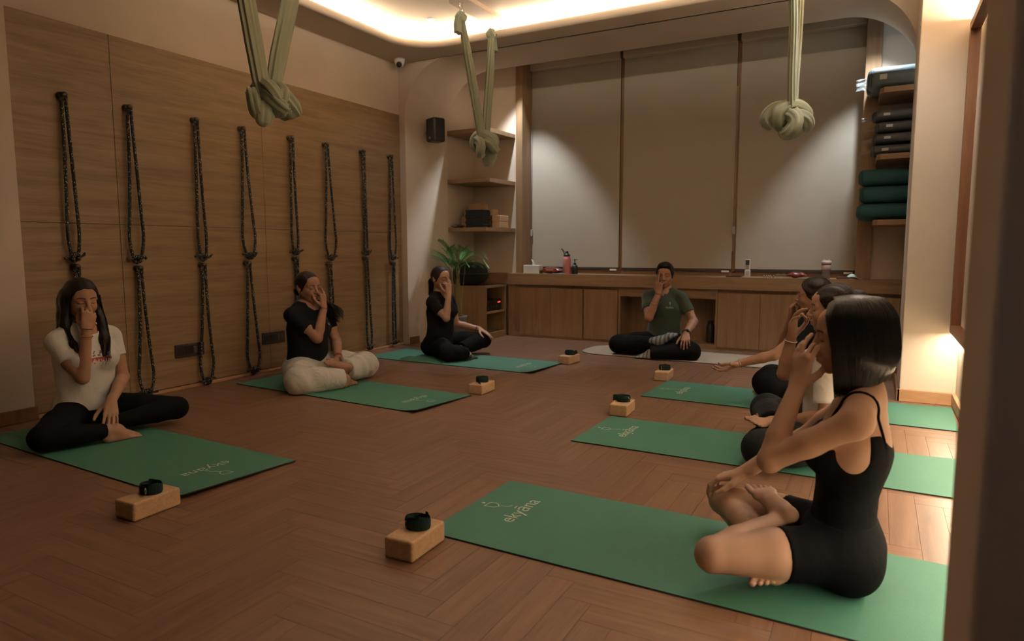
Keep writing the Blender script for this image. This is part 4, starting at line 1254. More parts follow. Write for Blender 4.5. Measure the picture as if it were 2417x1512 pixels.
class Head:
    """frame: forward, left, up; c = centre between the ears"""
    def __init__(s, c, yaw=0.0, pitch=0.0, roll=0.0, scale=1.0):
        y, p, r = np.radians([yaw, pitch, roll])
        Rz = np.array([[np.cos(y), -np.sin(y), 0], [np.sin(y), np.cos(y), 0], [0, 0, 1]])
        Ry = np.array([[np.cos(p), 0, np.sin(p)], [0, 1, 0], [-np.sin(p), 0, np.cos(p)]])   # + = nod down
        Rx = np.array([[1, 0, 0], [0, np.cos(r), -np.sin(r)], [0, np.sin(r), np.cos(r)]])
        s.R = Rz@Ry@Rx; s.c = np.asarray(c, float); s.k = scale
    def P(s, x, y, z): return s.c+s.R@(np.array([x, y, z])*s.k)
    def local(s, V): return (V-s.c)@s.R/s.k
    def el(s, c, r, R=None): return EL(s.P(*c), np.asarray(r)*np.ones(3)*s.k, s.R if R is None else s.R@R)
    def rc(s, a, b, ra, rb, flat=None, fs=1.0):
        return RC(s.P(*a), s.P(*b), ra*s.k, rb*s.k, None if flat is None else s.R@np.asarray(flat, float), fs)
    def build(s, F, male=False, jaw=1.0):
        k = 0.022
        F.add(s.el((-0.014, 0, 0.030), (0.096, 0.074, 0.086)), 0.02)
        F.add(s.el((0.028, 0, -0.018), (0.064, 0.060, 0.078)), k)
        F.add(s.el((0.044, 0, 0.046), (0.046, 0.056, 0.046)), k)
        F.add(s.rc((0.004, 0.050*jaw, -0.050), (0.060, 0.014, -0.092), 0.017, 0.014), k)
        F.add(s.rc((0.004, -0.050*jaw, -0.050), (0.060, -0.014, -0.092), 0.017, 0.014), k)
        F.add(s.el((0.066, 0, -0.092), (0.017, 0.018, 0.014)), 0.016)
        for sg in (-1, 1):
            F.add(s.el((0.054, sg*0.036, -0.026), (0.026, 0.022, 0.022)), 0.018)
            F.add(s.rc((0.082, sg*0.014, 0.022), (0.066, sg*0.048, 0.020), 0.010, 0.009), 0.012)
            F.sub(s.el((0.098, sg*0.031, 0.004), (0.016, 0.019, 0.011)), 0.010)
            F.add(s.el((0.0715, sg*0.0315, 0.003), (0.0145, 0.0160, 0.0125)), 0.005)
        # nose
        F.add(s.rc((0.087, 0, 0.016), (0.104, 0, -0.022), 0.0075, 0.0100), 0.010)
        F.add(s.el((0.1085, 0, -0.028), (0.0115, 0.0105, 0.0095)), 0.008)
        for sg in (-1, 1):
            F.add(s.el((0.097, sg*0.0125, -0.032), (0.0095, 0.0075, 0.0075)), 0.006)
        # mouth
        F.add(s.el((0.086, 0, -0.060), (0.013, 0.026, 0.018)), 0.014)
        F.add(s.el((0.0945, 0, -0.0545), (0.0075, 0.021, 0.0050)), 0.004)
        F.add(s.el((0.0925, 0, -0.0655), (0.0080, 0.018, 0.0062)), 0.004)
        F.sub(s.rc((0.103, 0.020, -0.0600), (0.103, -0.020, -0.0600), 0.0035, 0.0035), 0.003)
        # ears
        for sg in (-1, 1):
            a = np.radians(-18)*sg
            Rr = np.array([[np.cos(a), -np.sin(a), 0], [np.sin(a), np.cos(a), 0], [0, 0, 1]])
            b = np.radians(-12)
            Rt = np.array([[np.cos(b), 0, np.sin(b)], [0, 1, 0], [-np.sin(b), 0, np.cos(b)]])
            Rr = Rr@Rt
            F.add(s.el((-0.014, sg*0.0770, 0.000), (0.0175, 0.0075, 0.0300), Rr), 0.006)
            F.sub(s.el((-0.010, sg*0.0845, 0.004), (0.0095, 0.0050, 0.0185), Rr), 0.003)
    def tints(s, V, brow=1.0, lips=1.0):
        """r: dark hair (brows, lashes)  g: lips"""
        L = s.local(V); x, y, z = L.T
        ay = np.abs(y)
        br = 0.0275-9.0*(ay-0.032)**2
        wt = 0.0042-0.05*np.maximum(0, ay-0.03)
        m1 = np.clip(1.3-np.abs(z-br)/np.maximum(wt, 0.0015), 0, 1)*((ay > 0.011) & (ay < 0.052) & (x > 0.04))
        ls = -0.0035-6.0*(0.0315-ay)**2*-1.0
        m2 = np.clip(1.4-np.abs(z-ls)/0.0018, 0, 1)*((ay > 0.017) & (ay < 0.047) & (x > 0.05))
        m = np.maximum(m1*brow, m2*0.9)
        lp = np.clip(1.6-np.sqrt((y/0.021)**2+((z+0.060)/0.0115)**2)*1.25, 0, 1)*(x > 0.08)*lips
        out = np.zeros((len(V), 4)); out[:, 0] = m; out[:, 1] = lp; out[:, 3] = 1
        return out

def hand(w, d, n, side, curls, thumb, scale=1.0, spread=4.0):
    """w wrist, d along the hand, n palm normal. curls: 4 x (mcp, pip, dip) degrees; thumb: three direction triples in (d, t, n)"""
    d = vnorm(d); n = np.asarray(n, float); n = vnorm(n-d*(n@d)); t = np.cross(d, n)*(1 if side == 'R' else -1)
    w = np.asarray(w, float); P = []; s = scale
    lat = (0.0290, 0.0095, -0.0095, -0.0270); fw = (0.088, 0.092, 0.087, 0.078)
    seg = ((0.040, 0.024, 0.019), (0.044, 0.028, 0.020), (0.041, 0.026, 0.019), (0.032, 0.019, 0.017))
    rad = (0.0084, 0.0086, 0.0082, 0.0072)
    kn = []
    for i in range(4):
        a = w+t*lat[i]*0.55*s+d*0.010*s; b = w+t*lat[i]*s+d*fw[i]*s
        P.append((RC(a, b, 0.0145*s, 0.0108*s, n, 0.85), 0.010)); kn.append(b)
    P.append((EL(w+d*0.045*s+n*0.004*s, (0.045*s, 0.033*s, 0.015*s), np.stack([d, t, n], 1)), 0.010))
    P.append((RC(w-d*0.03*s, w+d*0.012*s, 0.024*s, 0.025*s, n, 0.72), 0.012))
    for i in range(4):
        p = kn[i]; ang = 0.0; sp = math.radians((1.5-i)*spread)
        dd = vnorm(d*math.cos(sp)+t*math.sin(sp))
        for j in range(3):
            ang += math.radians(curls[i][j])
            q = p+(dd*math.cos(ang)+n*math.sin(ang))*seg[i][j]*s
            r0 = rad[i]*(1-0.09*j)*s; r1 = rad[i]*(1-0.09*(j+1))*s
            P.append((RC(p, q, r0, r1), 0.004 if j else 0.007)); p = q
    p = w+t*0.020*s+d*0.014*s+n*0.008*s
    for j, L in enumerate((0.046, 0.034, 0.027)):
        v = thumb[j]; dv = vnorm(d*v[0]+t*v[1]+n*v[2])
        q = p+dv*L*s
        P.append((RC(p, q, (0.0155, 0.0108, 0.0098)[j]*s, (0.0112, 0.0100, 0.0082)[j]*s), 0.010 if j == 0 else 0.004)); p = q
    return P

OPENH = ((8, 12, 8), (6, 12, 8), (8, 14, 8), (12, 16, 10))
NADI = ((62, 95, 55), (62, 95, 55), (22, 34, 18), (26, 34, 20))
FIST = ((70, 95, 60), (68, 90, 60), (58, 70, 45), (50, 62, 40))
TH_UP = ((0.62, 0.66, 0.42), (0.86, 0.30, 0.40), (0.95, 0.08, 0.30))
TH_REST = ((0.60, 0.70, 0.30), (0.85, 0.45, 0.22), (0.95, 0.25, 0.20))

def foot(a, toe, sole, side, s=1.0, toes=True):
    toe = vnorm(toe); sole = np.asarray(sole, float); sole = vnorm(sole-toe*(sole@toe)); b = np.cross(toe, sole)*(1 if side == 'R' else -1)
    a = np.asarray(a, float); P = []
    heel = a+sole*0.040*s-toe*0.032*s
    P.append((EL(heel, (0.034*s, 0.028*s, 0.030*s), np.stack([toe, b, sole], 1)), 0.02))
    P.append((RC(a, a+sole*0.030*s+toe*0.015*s, 0.033*s, 0.034*s), 0.02))
    ball = a+sole*0.048*s+toe*0.118*s
    P.append((RC(a+toe*0.020*s+sole*0.018*s, ball+b*0.012*s-sole*0.004*s, 0.034*s, 0.020*s), 0.02))
    P.append((RC(heel, ball-b*0.022*s, 0.022*s, 0.014*s), 0.02))
    P.append((RC(ball+b*0.026*s, ball-b*0.028*s-toe*0.012*s, 0.0175*s, 0.0135*s), 0.015))
    if toes:
        ofs = (0.030, 0.010, -0.006, -0.020, -0.033); ln = (0.052, 0.046, 0.040, 0.032, 0.025); rr = (0.0125, 0.0090, 0.0085, 0.0082, 0.0080)
        for i in range(5):
            p = ball+b*ofs[i]*s+toe*(0.006-0.006*i)*s+sole*0.002*s
            q = p+toe*ln[i]*0.6*s; e = q+toe*ln[i]*0.35*s+sole*0.006*s
            P.append((RC(p, q, rr[i]*0.95*s, rr[i]*0.9*s), 0.007)); P.append((RC(q, e, rr[i]*0.95*s, rr[i]*0.9*s), 0.003))
    else:
        P.append((RC(ball+b*0.012*s, ball+toe*0.048*s+b*0.012*s, 0.022*s, 0.016*s, sole, 0.7), 0.015))
        P.append((RC(ball-b*0.018*s, ball+toe*0.030*s-b*0.018*s, 0.017*s, 0.012*s, sole, 0.7), 0.015))
    return P

def ik(S, W, L1, L2, hint):
    S = np.asarray(S, float); W = np.asarray(W, float); v = W-S; D = np.linalg.norm(v)
    D2 = min(D, (L1+L2)*0.999); u = v/D
    a = (L1*L1-L2*L2+D2*D2)/(2*D2); h = math.sqrt(max(L1*L1-a*a, 0))
    hn = np.asarray(hint, float); hn = hn-u*(hn@u); hn = vnorm(hn)
    return S+u*a+hn*h

def skin_mat(name, col, rough=0.58):
    m, nt, b = node_mat(name)
    at = nt.nodes.new('ShaderNodeVertexColor'); at.layer_name = 'tint'
    sp = nt.nodes.new('ShaderNodeSeparateColor'); nt.links.new(at.outputs[0], sp.inputs[0])
    n = nt.nodes.new('ShaderNodeTexNoise'); n.inputs['Scale'].default_value = 14; n.inputs['Detail'].default_value = 4
    tc = nt.nodes.new('ShaderNodeTexCoord'); nt.links.new(tc.outputs['Object'], n.inputs['Vector'])
    m0 = nt.nodes.new('ShaderNodeMix'); m0.data_type = 'RGBA'
    m0.inputs[6].default_value = (col[0]*0.88, col[1]*0.84, col[2]*0.82, 1); m0.inputs[7].default_value = (col[0]*1.1, col[1]*1.12, col[2]*1.12, 1)
    nt.links.new(n.outputs['Fac'], m0.inputs[0])
    m1 = nt.nodes.new('ShaderNodeMix'); m1.data_type = 'RGBA'; m1.inputs[7].default_value = (col[0]*0.85, col[1]*0.45, col[2]*0.45, 1)
    nt.links.new(sp.outputs[1], m1.inputs[0]); nt.links.new(m0.outputs[2], m1.inputs[6])
    m2 = nt.nodes.new('ShaderNodeMix'); m2.data_type = 'RGBA'; m2.inputs[7].default_value = (0.012, 0.008, 0.006, 1)
    nt.links.new(sp.outputs[0], m2.inputs[0]); nt.links.new(m1.outputs[2], m2.inputs[6])
    nt.links.new(m2.outputs[2], b.inputs['Base Color'])
    b.inputs['Roughness'].default_value = rough
    b.inputs['Specular IOR Level'].default_value = 0.4
    b.inputs['Subsurface Weight'].default_value = 0.12
    b.inputs['Subsurface Radius'].default_value = (0.02, 0.008, 0.004)
    b.inputs['Subsurface Scale'].default_value = 0.4
    return m

def hair_mat(name, col=(0.010, 0.007, 0.006), rough=0.32, scale=(90, 90, 2)):
    m, nt, b = node_mat(name)
    b.inputs['Base Color'].default_value = (*col, 1); b.inputs['Roughness'].default_value = rough
    b.inputs['Specular IOR Level'].default_value = 0.5
    tc = nt.nodes.new('ShaderNodeTexCoord'); mp = nt.nodes.new('ShaderNodeMapping'); mp.inputs['Scale'].default_value = scale
    nt.links.new(tc.outputs['Object'], mp.inputs[0])
    n = nt.nodes.new('ShaderNodeTexNoise'); n.inputs['Scale'].default_value = 2.2; n.inputs['Detail'].default_value = 5
    nt.links.new(mp.outputs[0], n.inputs['Vector'])
    bp = nt.nodes.new('ShaderNodeBump'); bp.inputs['Strength'].default_value = 0.9; bp.inputs['Distance'].default_value = 0.004
    nt.links.new(n.outputs['Fac'], bp.inputs['Height']); nt.links.new(bp.outputs[0], b.inputs['Normal'])
    return m

def cloth(name, col, rough=0.85, wr=0.35, sheen=0.2):
    m, nt, b = node_mat(name)
    b.inputs['Base Color'].default_value = (*col, 1); b.inputs['Roughness'].default_value = rough
    b.inputs['Specular IOR Level'].default_value = 0.12
    b.inputs['Sheen Weight'].default_value = sheen
    tc = nt.nodes.new('ShaderNodeTexCoord')
    n = nt.nodes.new('ShaderNodeTexNoise'); n.inputs['Scale'].default_value = 13; n.inputs['Detail'].default_value = 2; n.inputs['Distortion'].default_value = 1.2
    nt.links.new(tc.outputs['Object'], n.inputs['Vector'])
    n2 = nt.nodes.new('ShaderNodeTexNoise'); n2.inputs['Scale'].default_value = 700
    nt.links.new(tc.outputs['Object'], n2.inputs['Vector'])
    ad = nt.nodes.new('ShaderNodeMath'); ad.operation = 'MULTIPLY_ADD'; ad.inputs[1].default_value = 0.05
    nt.links.new(n2.outputs['Fac'], ad.inputs[0]); nt.links.new(n.outputs['Fac'], ad.inputs[2])
    bp = nt.nodes.new('ShaderNodeBump'); bp.inputs['Strength'].default_value = wr; bp.inputs['Distance'].default_value = 0.02
    nt.links.new(ad.outputs[0], bp.inputs['Height']); nt.links.new(bp.outputs[0], b.inputs['Normal'])
    return m

class Fig:
    """a seated figure; local frame x forward, y left, z up, origin on the floor below the pelvis"""
    def __init__(s, label, loc, rz, zb=0.006, group=None):
        s.root = thing('person', label, 'person', (loc[0], loc[1], zb), math.radians(rz), group)
        s.body = []; s.torso = []; s.legs = {}; s.arms = {}
    def trunk(s, lean=0.0, male=False, w=1.0, bust=1.0, sh=0.165, shz=0.565, waist=1.0, shx=None, hipw=1.0, shd=(0, 0), butt=1.0):
        """torso primitives; lean moves the shoulders forward"""
        s.shx = lean if shx is None else shx; s.sh = sh; s.shz = shz
        T = []
        X = (1, 0, 0)
        T.append((EL((-0.005, 0, 0.115), (0.118, 0.165*hipw, 0.105)), 0.03))
        for sg in (-1, 1):
            T.append((EL((-0.045*butt, sg*0.080*hipw, 0.088), (0.100*(0.5+0.5*butt), 0.092, 0.086)), 0.03))
        T.append((RC((0.0, 0, 0.15), (lean*0.4, 0, 0.29), 0.150*w, 0.128*w*waist, X, 0.72), 0.04))
        T.append((RC((lean*0.4, 0, 0.29), (lean*0.8, 0, 0.43), 0.128*w*waist, 0.148*w, X, 0.74), 0.04))
        T.append((RC((lean*0.8-0.005, 0, 0.43), (lean-0.006, 0, 0.525), 0.148*w, 0.120*w, X, 0.74), 0.04))
        if bust > 0 and not male:
            for sg in (-1, 1):
                T.append((EL((lean*0.75+0.078, sg*0.070, 0.425), (0.058*bust, 0.064, 0.060)), 0.035))
        if male:
            T.append((EL((lean*0.85+0.045, 0, 0.46), (0.085, 0.145, 0.085)), 0.04))
        # shoulder girdle
        for i, sg in enumerate((-1, 1)):
            T.append((RC((lean-0.018, 0, shz+0.030), (s.shx, sg*(sh-0.02), shz-0.002), 0.044, 0.036 if not male else 0.044), 0.035))
            T.append((EL((s.shx+shd[i], sg*(sh-0.003), shz-0.022), (0.040, 0.037, 0.044) if not male else (0.046, 0.043, 0.050)), 0.025))
        for sg in (-1, 1):
            T.append((RC((lean-0.024, sg*0.030, shz+0.052), (s.shx-0.006, sg*(sh-0.035), shz+0.006), 0.034, 0.030), 0.03))
        s.torso = T
        return s
    def neck(s, H, r=0.047, base=None):
        b = np.array([s.shx-0.022, 0, s.shz+0.02]) if base is None else np.array(base)
        s.neckp = [(RC(b, H.P(-0.022, 0, -0.045), r*1.12, r), 0.025), (RC(H.P(-0.022, 0, -0.045), H.P(-0.025, 0, 0.0), r, r*1.05), 0.02)]
        s.neckb = b; s.H = H
        return s
    def leg(s, side, hip, knee, ankle, toe, sole, rt=0.083, rk=0.055, ra=0.034, fs=1.0, toes=True, rc=None):
        hip, knee, ankle = [np.asarray(q, float) for q in (hip, knee, ankle)]
        rc = rc or rk*0.92
        mid = hip*0.5+knee*0.5; calf = knee*0.68+ankle*0.32
        up = np.array([0, 0, 1.0])
        P = [(RC(hip, mid, rt, rt*0.90), 0.03), (RC(mid, knee, rt*0.90, rk), 0.02),
             (EL(knee, (rk, rk, rk)), 0.01), (RC(knee, calf, rk*0.94, rc), 0.010), (RC(calf, ankle, rc, ra), 0.008)]
        s.legs[side] = dict(hip=hip, knee=knee, ankle=ankle, P=P, foot=foot(ankle, toe, sole, side, fs, toes), rt=rt, rk=rk, ra=ra, calf=calf, rc=rc)
        return s
    def arm(s, side, wrist, hint, d, n, curls, thumb, L1=0.265, L2=0.235, ru=0.038, re=0.033, rw=0.0235, hs=1.0, elbow=None, spread=4.0, sx=0.0):
        sg = -1 if side == 'R' else 1
        S = np.array([s.shx+sx, sg*s.sh, s.shz-0.018]); W = np.asarray(wrist, float)
        E = ik(S, W, L1, L2, hint) if elbow is None else np.asarray(elbow, float)
        d = vnorm(d); nn = np.asarray(n, float)
        m = E*0.68+W*0.32
        U = [(RC(S, S*0.45+E*0.55, ru*1.06, ru*0.98), 0.03), (RC(S*0.45+E*0.55, E, ru*0.98, re), 0.02)]
        A = [(EL(E, (re*1.0,)*3), 0.01), (RC(E, m, re*1.04, re*1.04), 0.010), (RC(m, W, re*1.04, rw), 0.010)]
        s.arms[side] = dict(S=S, E=E, W=W, U=U, A=A, H=hand(W, d, nn, side, curls, thumb, hs, spread), ru=ru, re=re, rw=rw, m=m)
        return s
    def bbox(s, prims):
        lo = np.full(3, 9.0); hi = -lo
        for p, k in prims:
            a, b = p.bounds(); lo = np.minimum(lo, a); hi = np.maximum(hi, b)
        return lo-0.03, hi+0.03
    def make_body(s, skin, coarse=0.007, fine=0.003, male=False, finehands=True, jaw=1.0, brow=1.0, lips=1.0, extra=None, finefeet=()):
        al = list(s.torso)+list(s.neckp)
        for L in s.legs.values(): al += L['P']+L['foot']
        for A in s.arms.values(): al += A['U']+A['A']+A['H']
        lo, hi = s.bbox(al+[(s.H.el((0, 0, 0), (0.13, 0.1, 0.13)), 0)])
        lo[2] = max(lo[2], -0.01)
        fn = [(s.H.c-np.array([0.11, 0.092, 0.115]), s.H.c+np.array([0.125, 0.092, 0.125]), fine)]
        hb = []
        for A in s.arms.values():
            l2, h2 = s.bbox(A['H']); fn.append((l2+0.02, h2-0.02, fine if finehands else fine*1.3))
        for sd in finefeet:
            l2, h2 = s.bbox(s.legs[sd]['foot']); fn.append((l2+0.02, h2-0.02, fine))
        F = Field(lo, hi, coarse, fn)
        for p, k in s.torso: F.add(p, k)
        for L in s.legs.values():
            for p, k in L['P']+L['foot']: F.add(p, min(k, 0.02) if p is not L['P'][0][0] else 0.03)
        for p, k in s.neckp: F.add(p, k)
        s.H.build(F, male, jaw)
        for A in s.arms.values():
            for p, k in A['U']: F.add(p, k)
        for A in s.arms.values():
            for p, k in A['A']: F.add(p, k)
            for p, k in A['H']: F.add(p, k)
        if extra: extra(F)
        F.plane((0, 0, 0.0), (0, 0, -1))
        V, Q = F.mesh(1)
        T = s.H.tints(V, brow, lips)
        md = np.full(len(V), 1.0)
        for A in s.arms.values():
            for p, k in A['H']: md = np.minimum(md, p.ev(V[:, 0], V[:, 1], V[:, 2]))
        T[md < 0.0035, :3] = 0
        return np_obj('body', V, Q, skin, s.root, T)
    def garment(s, name, mat, prims, res, cuts=(), subs=(), disp=None, floor=True, fine=(), smooth=1):
        lo, hi = s.bbox(prims)
        F = Field(lo, hi, res, fine)
        for p, k in prims: F.add(p, k)
        if disp is not None: F.disp(disp)
        for p, k in subs: F.sub(p, k)
        for o, n in cuts: F.plane(o, n)
        if floor: F.plane((0, 0, 0.0), (0, 0, -1))
        V, Q = F.mesh(smooth)
        return np_obj(name, V, Q, mat, s.root)
    def shirt(s, name, mat, res=0.006, off=0.009, hem=0.14, sleeve=0.55, neck_r=0.062, neck_z=0.0, vee=0.0, slo=0.010, flare=0.0, disp=None, slant=0.0):
        slo = slo*0.8
        """sleeve: fraction of the upper arm that is covered"""
        P = [(p.grow(off), k) for p, k in s.torso]
        P.append((RC((s.shx*0.3, 0, hem), (s.shx*0.5, 0, 0.30), 0.150+off+flare, 0.128+off+flare*0.5, (1, 0, 0), 0.74), 0.04))
        for A in s.arms.values():
            S, E = A['S'], A['E']; ax = vnorm(E-S); L = np.linalg.norm(E-S)
            e = S+ax*L*sleeve
            base = RC(S, S+ax*L*(sleeve+0.15), A['ru']*1.06+max(slo, 0.006), A['ru']*0.98+slo+0.004)
            P.append((CUTP(base, [(e, ax)]), 0.02))
        b = s.neckb
        subs = [(RC(b+np.array([-0.004, 0, 0.012+neck_z]), b+np.array([0.03, 0, 0.14]), neck_r, neck_r+0.01), 0.004)]
        subs.append((EL(b+np.array([0.060, 0, 0.022+neck_z]), (0.055, neck_r*0.92, 0.045+vee)), 0.004))
        return s.garment(name, mat, P, res, cuts=[((0, 0, hem), (slant, 0, -1))], subs=subs, disp=disp)
    def trousers(s, name, mat, res=0.007, off=0.007, waist=0.20, ends=None, loose=0.0, disp=None, knee_extra=0.0):
        """ends: side -> fraction of the shin covered (or thigh if negative)"""
        P = []
        for p, k in s.torso[:4]: P.append((CUTP(p.grow(off+0.002), [((0, 0, waist), (0, 0, 1))]), k))
        for sd, L in s.legs.items():
            f = ends[sd]
            h, kn, an = L['hip'], L['knee'], L['ankle']
            if f < 0:
                ax = vnorm(kn-h); e = h+(kn-h)*(-f)
                for p, k in L['P'][:2]: P.append((CUTP(p.grow(off), [(e, ax)]), k))
            else:
                ax = vnorm(an-kn); e = kn+(an-kn)*f
                for i, (p, k) in enumerate(L['P']):
                    g = p.grow(off+loose*(0.6 if i < 2 else 1.0)+(knee_extra if i == 2 else 0))
                    if i >= 3: g = CUTP(g, [(e, ax)])
                    P.append((g, k+loose))
                if loose:
                    P.append((CUTP(RC(kn*0.5+an*0.5, e, L['rc']+off+loose, L['ra']+off+loose+0.012), [(e, ax)]), 0.02))
        return s.garment(name, mat, P, res, disp=disp)
    def bangle(s, side, t, mat, name='bracelet', r=0.0022, gap=0.003, flat=None):
        A = s.arms[side]; W, E = A['W'], A['E']; ax = vnorm(W-E); c = W+(E-W)*t
        rad = A['rw']+(A['re']*1.04-A['rw'])*min(1, t/0.32)+gap
        u = vnorm(np.cross(ax, (0.3, 0.2, 1.0))); v = np.cross(ax, u)
        pts = [tuple(c+(u*math.cos(a)+v*math.sin(a))*rad) for a in [2*PI*i/22 for i in range(22)]]
        m = MB(); m.tube(pts, r if flat is None else [flat]*22, 6, closed=True, up=None)
        return m.build(name, mat, s.root)

def wrinkles(a=0.003, f=38.0, d=(0.3, 0.5, 0.8), ph=0.0):
    d = vnorm(d)
    def fn(X, Y, Z):
        u = X*d[0]+Y*d[1]+Z*d[2]
        return a*np.sin(f*u+6*np.sin(7*X+ph)+5*np.sin(8*Y+ph*2))*(0.6+0.4*np.sin(9*Z+11*X+ph))
    return fn

def strands(name, mat, parent, curves, r0=0.0011, r1=0.0004, n=4):
    """all hair strands of one lock as a single mesh"""
    V = []; Q = []
    b = 0
    for c in curves:
        c = np.asarray(c, float); N = len(c)
        t = np.gradient(c, axis=0); t /= np.linalg.norm(t, axis=1)[:, None]+1e-12
        ref = np.array([0.31, 0.77, 0.21]); u = np.cross(t, ref); u /= np.linalg.norm(u, axis=1)[:, None]+1e-12
        v = np.cross(t, u)
        rr = np.linspace(r0, r1, N)[:, None]
        for k in range(n):
            a = 2*PI*k/n; V.append(c+(u*math.cos(a)+v*math.sin(a))*rr)
        idx = np.arange(N-1)
        for k in range(n):
            l = (k+1) % n
            Q.append(np.stack([b+k*N+idx, b+l*N+idx, b+l*N+idx+1, b+k*N+idx+1], 1))
        b += n*N
    return np_obj(name, np.concatenate(V), np.concatenate(Q), mat, parent)
# ------------------------------------------------------------------ the seven people
SK_TAN = skin_mat('skin_tan', (0.37, 0.205, 0.128))
SK_BRN = skin_mat('skin_brown', (0.29, 0.150, 0.090))
SK_PALE = skin_mat('skin_light', (0.42, 0.255, 0.175))
HAIR = hair_mat('black_hair')
HAIRB = hair_mat('brown_black_hair', (0.014, 0.009, 0.007), 0.42)
for _h in (HAIR, HAIRB):
    _h.node_tree.nodes['Bump'].inputs['Strength'].default_value = 0.55
    _h.node_tree.nodes['Principled BSDF'].inputs['Specular IOR Level'].default_value = 0.18
BLACKC = cloth('black_cotton', (0.005, 0.0055, 0.0068), 0.9, 0.35, 0.02)
BLACKL = cloth('black_leggings', (0.0028, 0.003, 0.0042), 0.85, 0.2, 0.0)
WHITEC = cloth('white_cotton', (0.64, 0.62, 0.57), wr=0.30)
CREAM = cloth('cream_cotton', (0.50, 0.47, 0.41), wr=0.6)
OLIVE = cloth('olive_pique', (0.035, 0.045, 0.028), wr=0.3)
GOLD = plain('gold', (0.75, 0.48, 0.20), 0.25, metal=1.0)
SILVER = plain('silver', (0.75, 0.72, 0.68), 0.2, metal=1.0)
THREAD = plain('red_thread', (0.28, 0.05, 0.02), 0.8)
DTHREAD = plain('dark_thread', (0.04, 0.02, 0.015), 0.8)

def cap(H, grow=0.010, cut_o=(0.052, 0, 0.055), cut_n=(0.86, 0, -0.5), low=-0.055, extra=(), back=0.0):
    """hair shell on the skull, front cut by a plane, in head coordinates"""
    P = [(H.el((-0.016-back, 0, 0.032), (0.098+grow, 0.076+grow, 0.088+grow)), 0.0)]
    P += list(extra)
    o = H.P(*cut_o); n = H.R@vnorm(cut_n)
    return P, [(o, n), (H.P(0, 0, low), H.R@np.array([0.35, 0, -1.0]))]

# ---- person in white T-shirt, long loose hair (left, foreground)
p1 = Fig('person in white T-shirt and black leggings with long loose dark hair, seated cross-legged', (-3.98, 2.18), 0)
p1.trunk(lean=0.015, bust=1.1, waist=0.98, shz=0.553, sh=0.160)
H1 = Head((0.015, 0.0, 0.755), yaw=-10, pitch=6)
p1.neck(H1)
p1.leg('R', (0.02, -0.085, 0.115), (0.25, -0.37, 0.080), (0.345, -0.045, 0.055), (0.1, 0.95, -0.12), (0.05, -0.2, -1), rt=0.092, rk=0.062, rc=0.057)
p1.leg('L', (0.02, 0.085, 0.115), (0.295, 0.355, 0.092), (0.235, -0.01, 0.075), (0.0, -0.9, -0.2), (0, 0.2, -1), rt=0.092, rk=0.062, rc=0.057)
p1.arm('R', (0.150, -0.055, 0.602), (0.2, -0.2, -1), (-0.10, 0.24, 0.95), (-0.90, 0.35, -0.1), ((40, 80, 50), (44, 85, 50), (50, 80, 50), (52, 75, 45)), ((0.70, 0.45, 0.55), (0.86, 0.10, 0.55), (0.92, -0.05, 0.40)), elbow=(0.129, -0.085, 0.335))
p1.arm('L', (0.250, -0.008, 0.195), (-0.2, 1, -0.1), (0.62, -0.42, -0.62), (-0.5, 0.1, -0.8), OPENH, TH_REST, elbow=(0.070, 0.175, 0.292))
p1.make_body(SK_TAN)
p1.shirt('tshirt', WHITEC, hem=0.140, sleeve=0.48, neck_r=0.060, disp=wrinkles(0.0022, 42, (0.2, 0.3, 0.9)))
p1.trousers('leggings', BLACKL, off=0.004, waist=0.185, ends={'R': 0.86, 'L': 0.95})
P, cuts = cap(H1, 0.012, (0.070, 0, 0.062), (0.85, 0, -0.53), low=-0.30)
hx = H1
locks = [(hx.rc((-0.055, 0.045, 0.0), (-0.085, 0.060, -0.30), 0.060, 0.040), 0.03), (hx.rc((-0.055, -0.045, 0.0), (-0.080, -0.070, -0.30), 0.060, 0.040), 0.03),
         (hx.rc((-0.010, -0.078, 0.01), (0.025, -0.092, -0.12), 0.024, 0.028), 0.02), (hx.rc((0.025, -0.092, -0.12), (0.098, -0.080, -0.235), 0.028, 0.026), 0.02), (hx.rc((0.098, -0.080, -0.235), (0.142, -0.055, -0.330), 0.026, 0.012), 0.02),
         (hx.rc((-0.010, 0.078, 0.01), (0.030, 0.086, -0.12), 0.022, 0.026), 0.02), (hx.rc((0.030, 0.086, -0.12), (0.108, 0.072, -0.21), 0.026, 0.028), 0.02), (hx.rc((0.108, 0.072, -0.21), (0.150, 0.055, -0.295), 0.028, 0.014), 0.02)]
capp = [(CUTP(P[0][0], cuts[:1]), 0.0)]
p1.garment('hair', HAIR, capp+locks, 0.005, floor=False, subs=[(hx.el((0.065, 0, -0.02), (0.052, 0.058, 0.095)), 0.004)],
           disp=lambda X, Y, Z: 0.0013*np.sin(160*(Y+0.3*X)+8*np.sin(9*Z)))
sr = np.random.RandomState(3); cv = []
for i in range(150):
    sg = -1 if i % 2 else 1; a = sr.uniform(0, 1)
    y0 = sg*(0.070+0.02*sr.rand()); x1 = 0.10+0.04*sr.rand()
    pts = [hx.P(-0.02+0.04*a, y0, 0.03), hx.P(0.02+0.03*a, sg*(0.092+0.02*sr.rand()), -0.11), hx.P(x1, sg*(0.072+0.025*sr.rand()), -0.22), hx.P(x1+0.03+0.02*sr.rand(), sg*(0.035+0.045*sr.rand()), -0.29-0.06*sr.rand())]
    cv.append([tuple(q) for q in catmull([tuple(q) for q in pts], 5)])
strands('hair_strands', HAIR, p1.root, cv, 0.0014, 0.0006)
p1.bangle('R', 0.13, GOLD, r=0.0025); p1.bangle('R', -0.02, DTHREAD, 'wrist_thread', r=0.002)
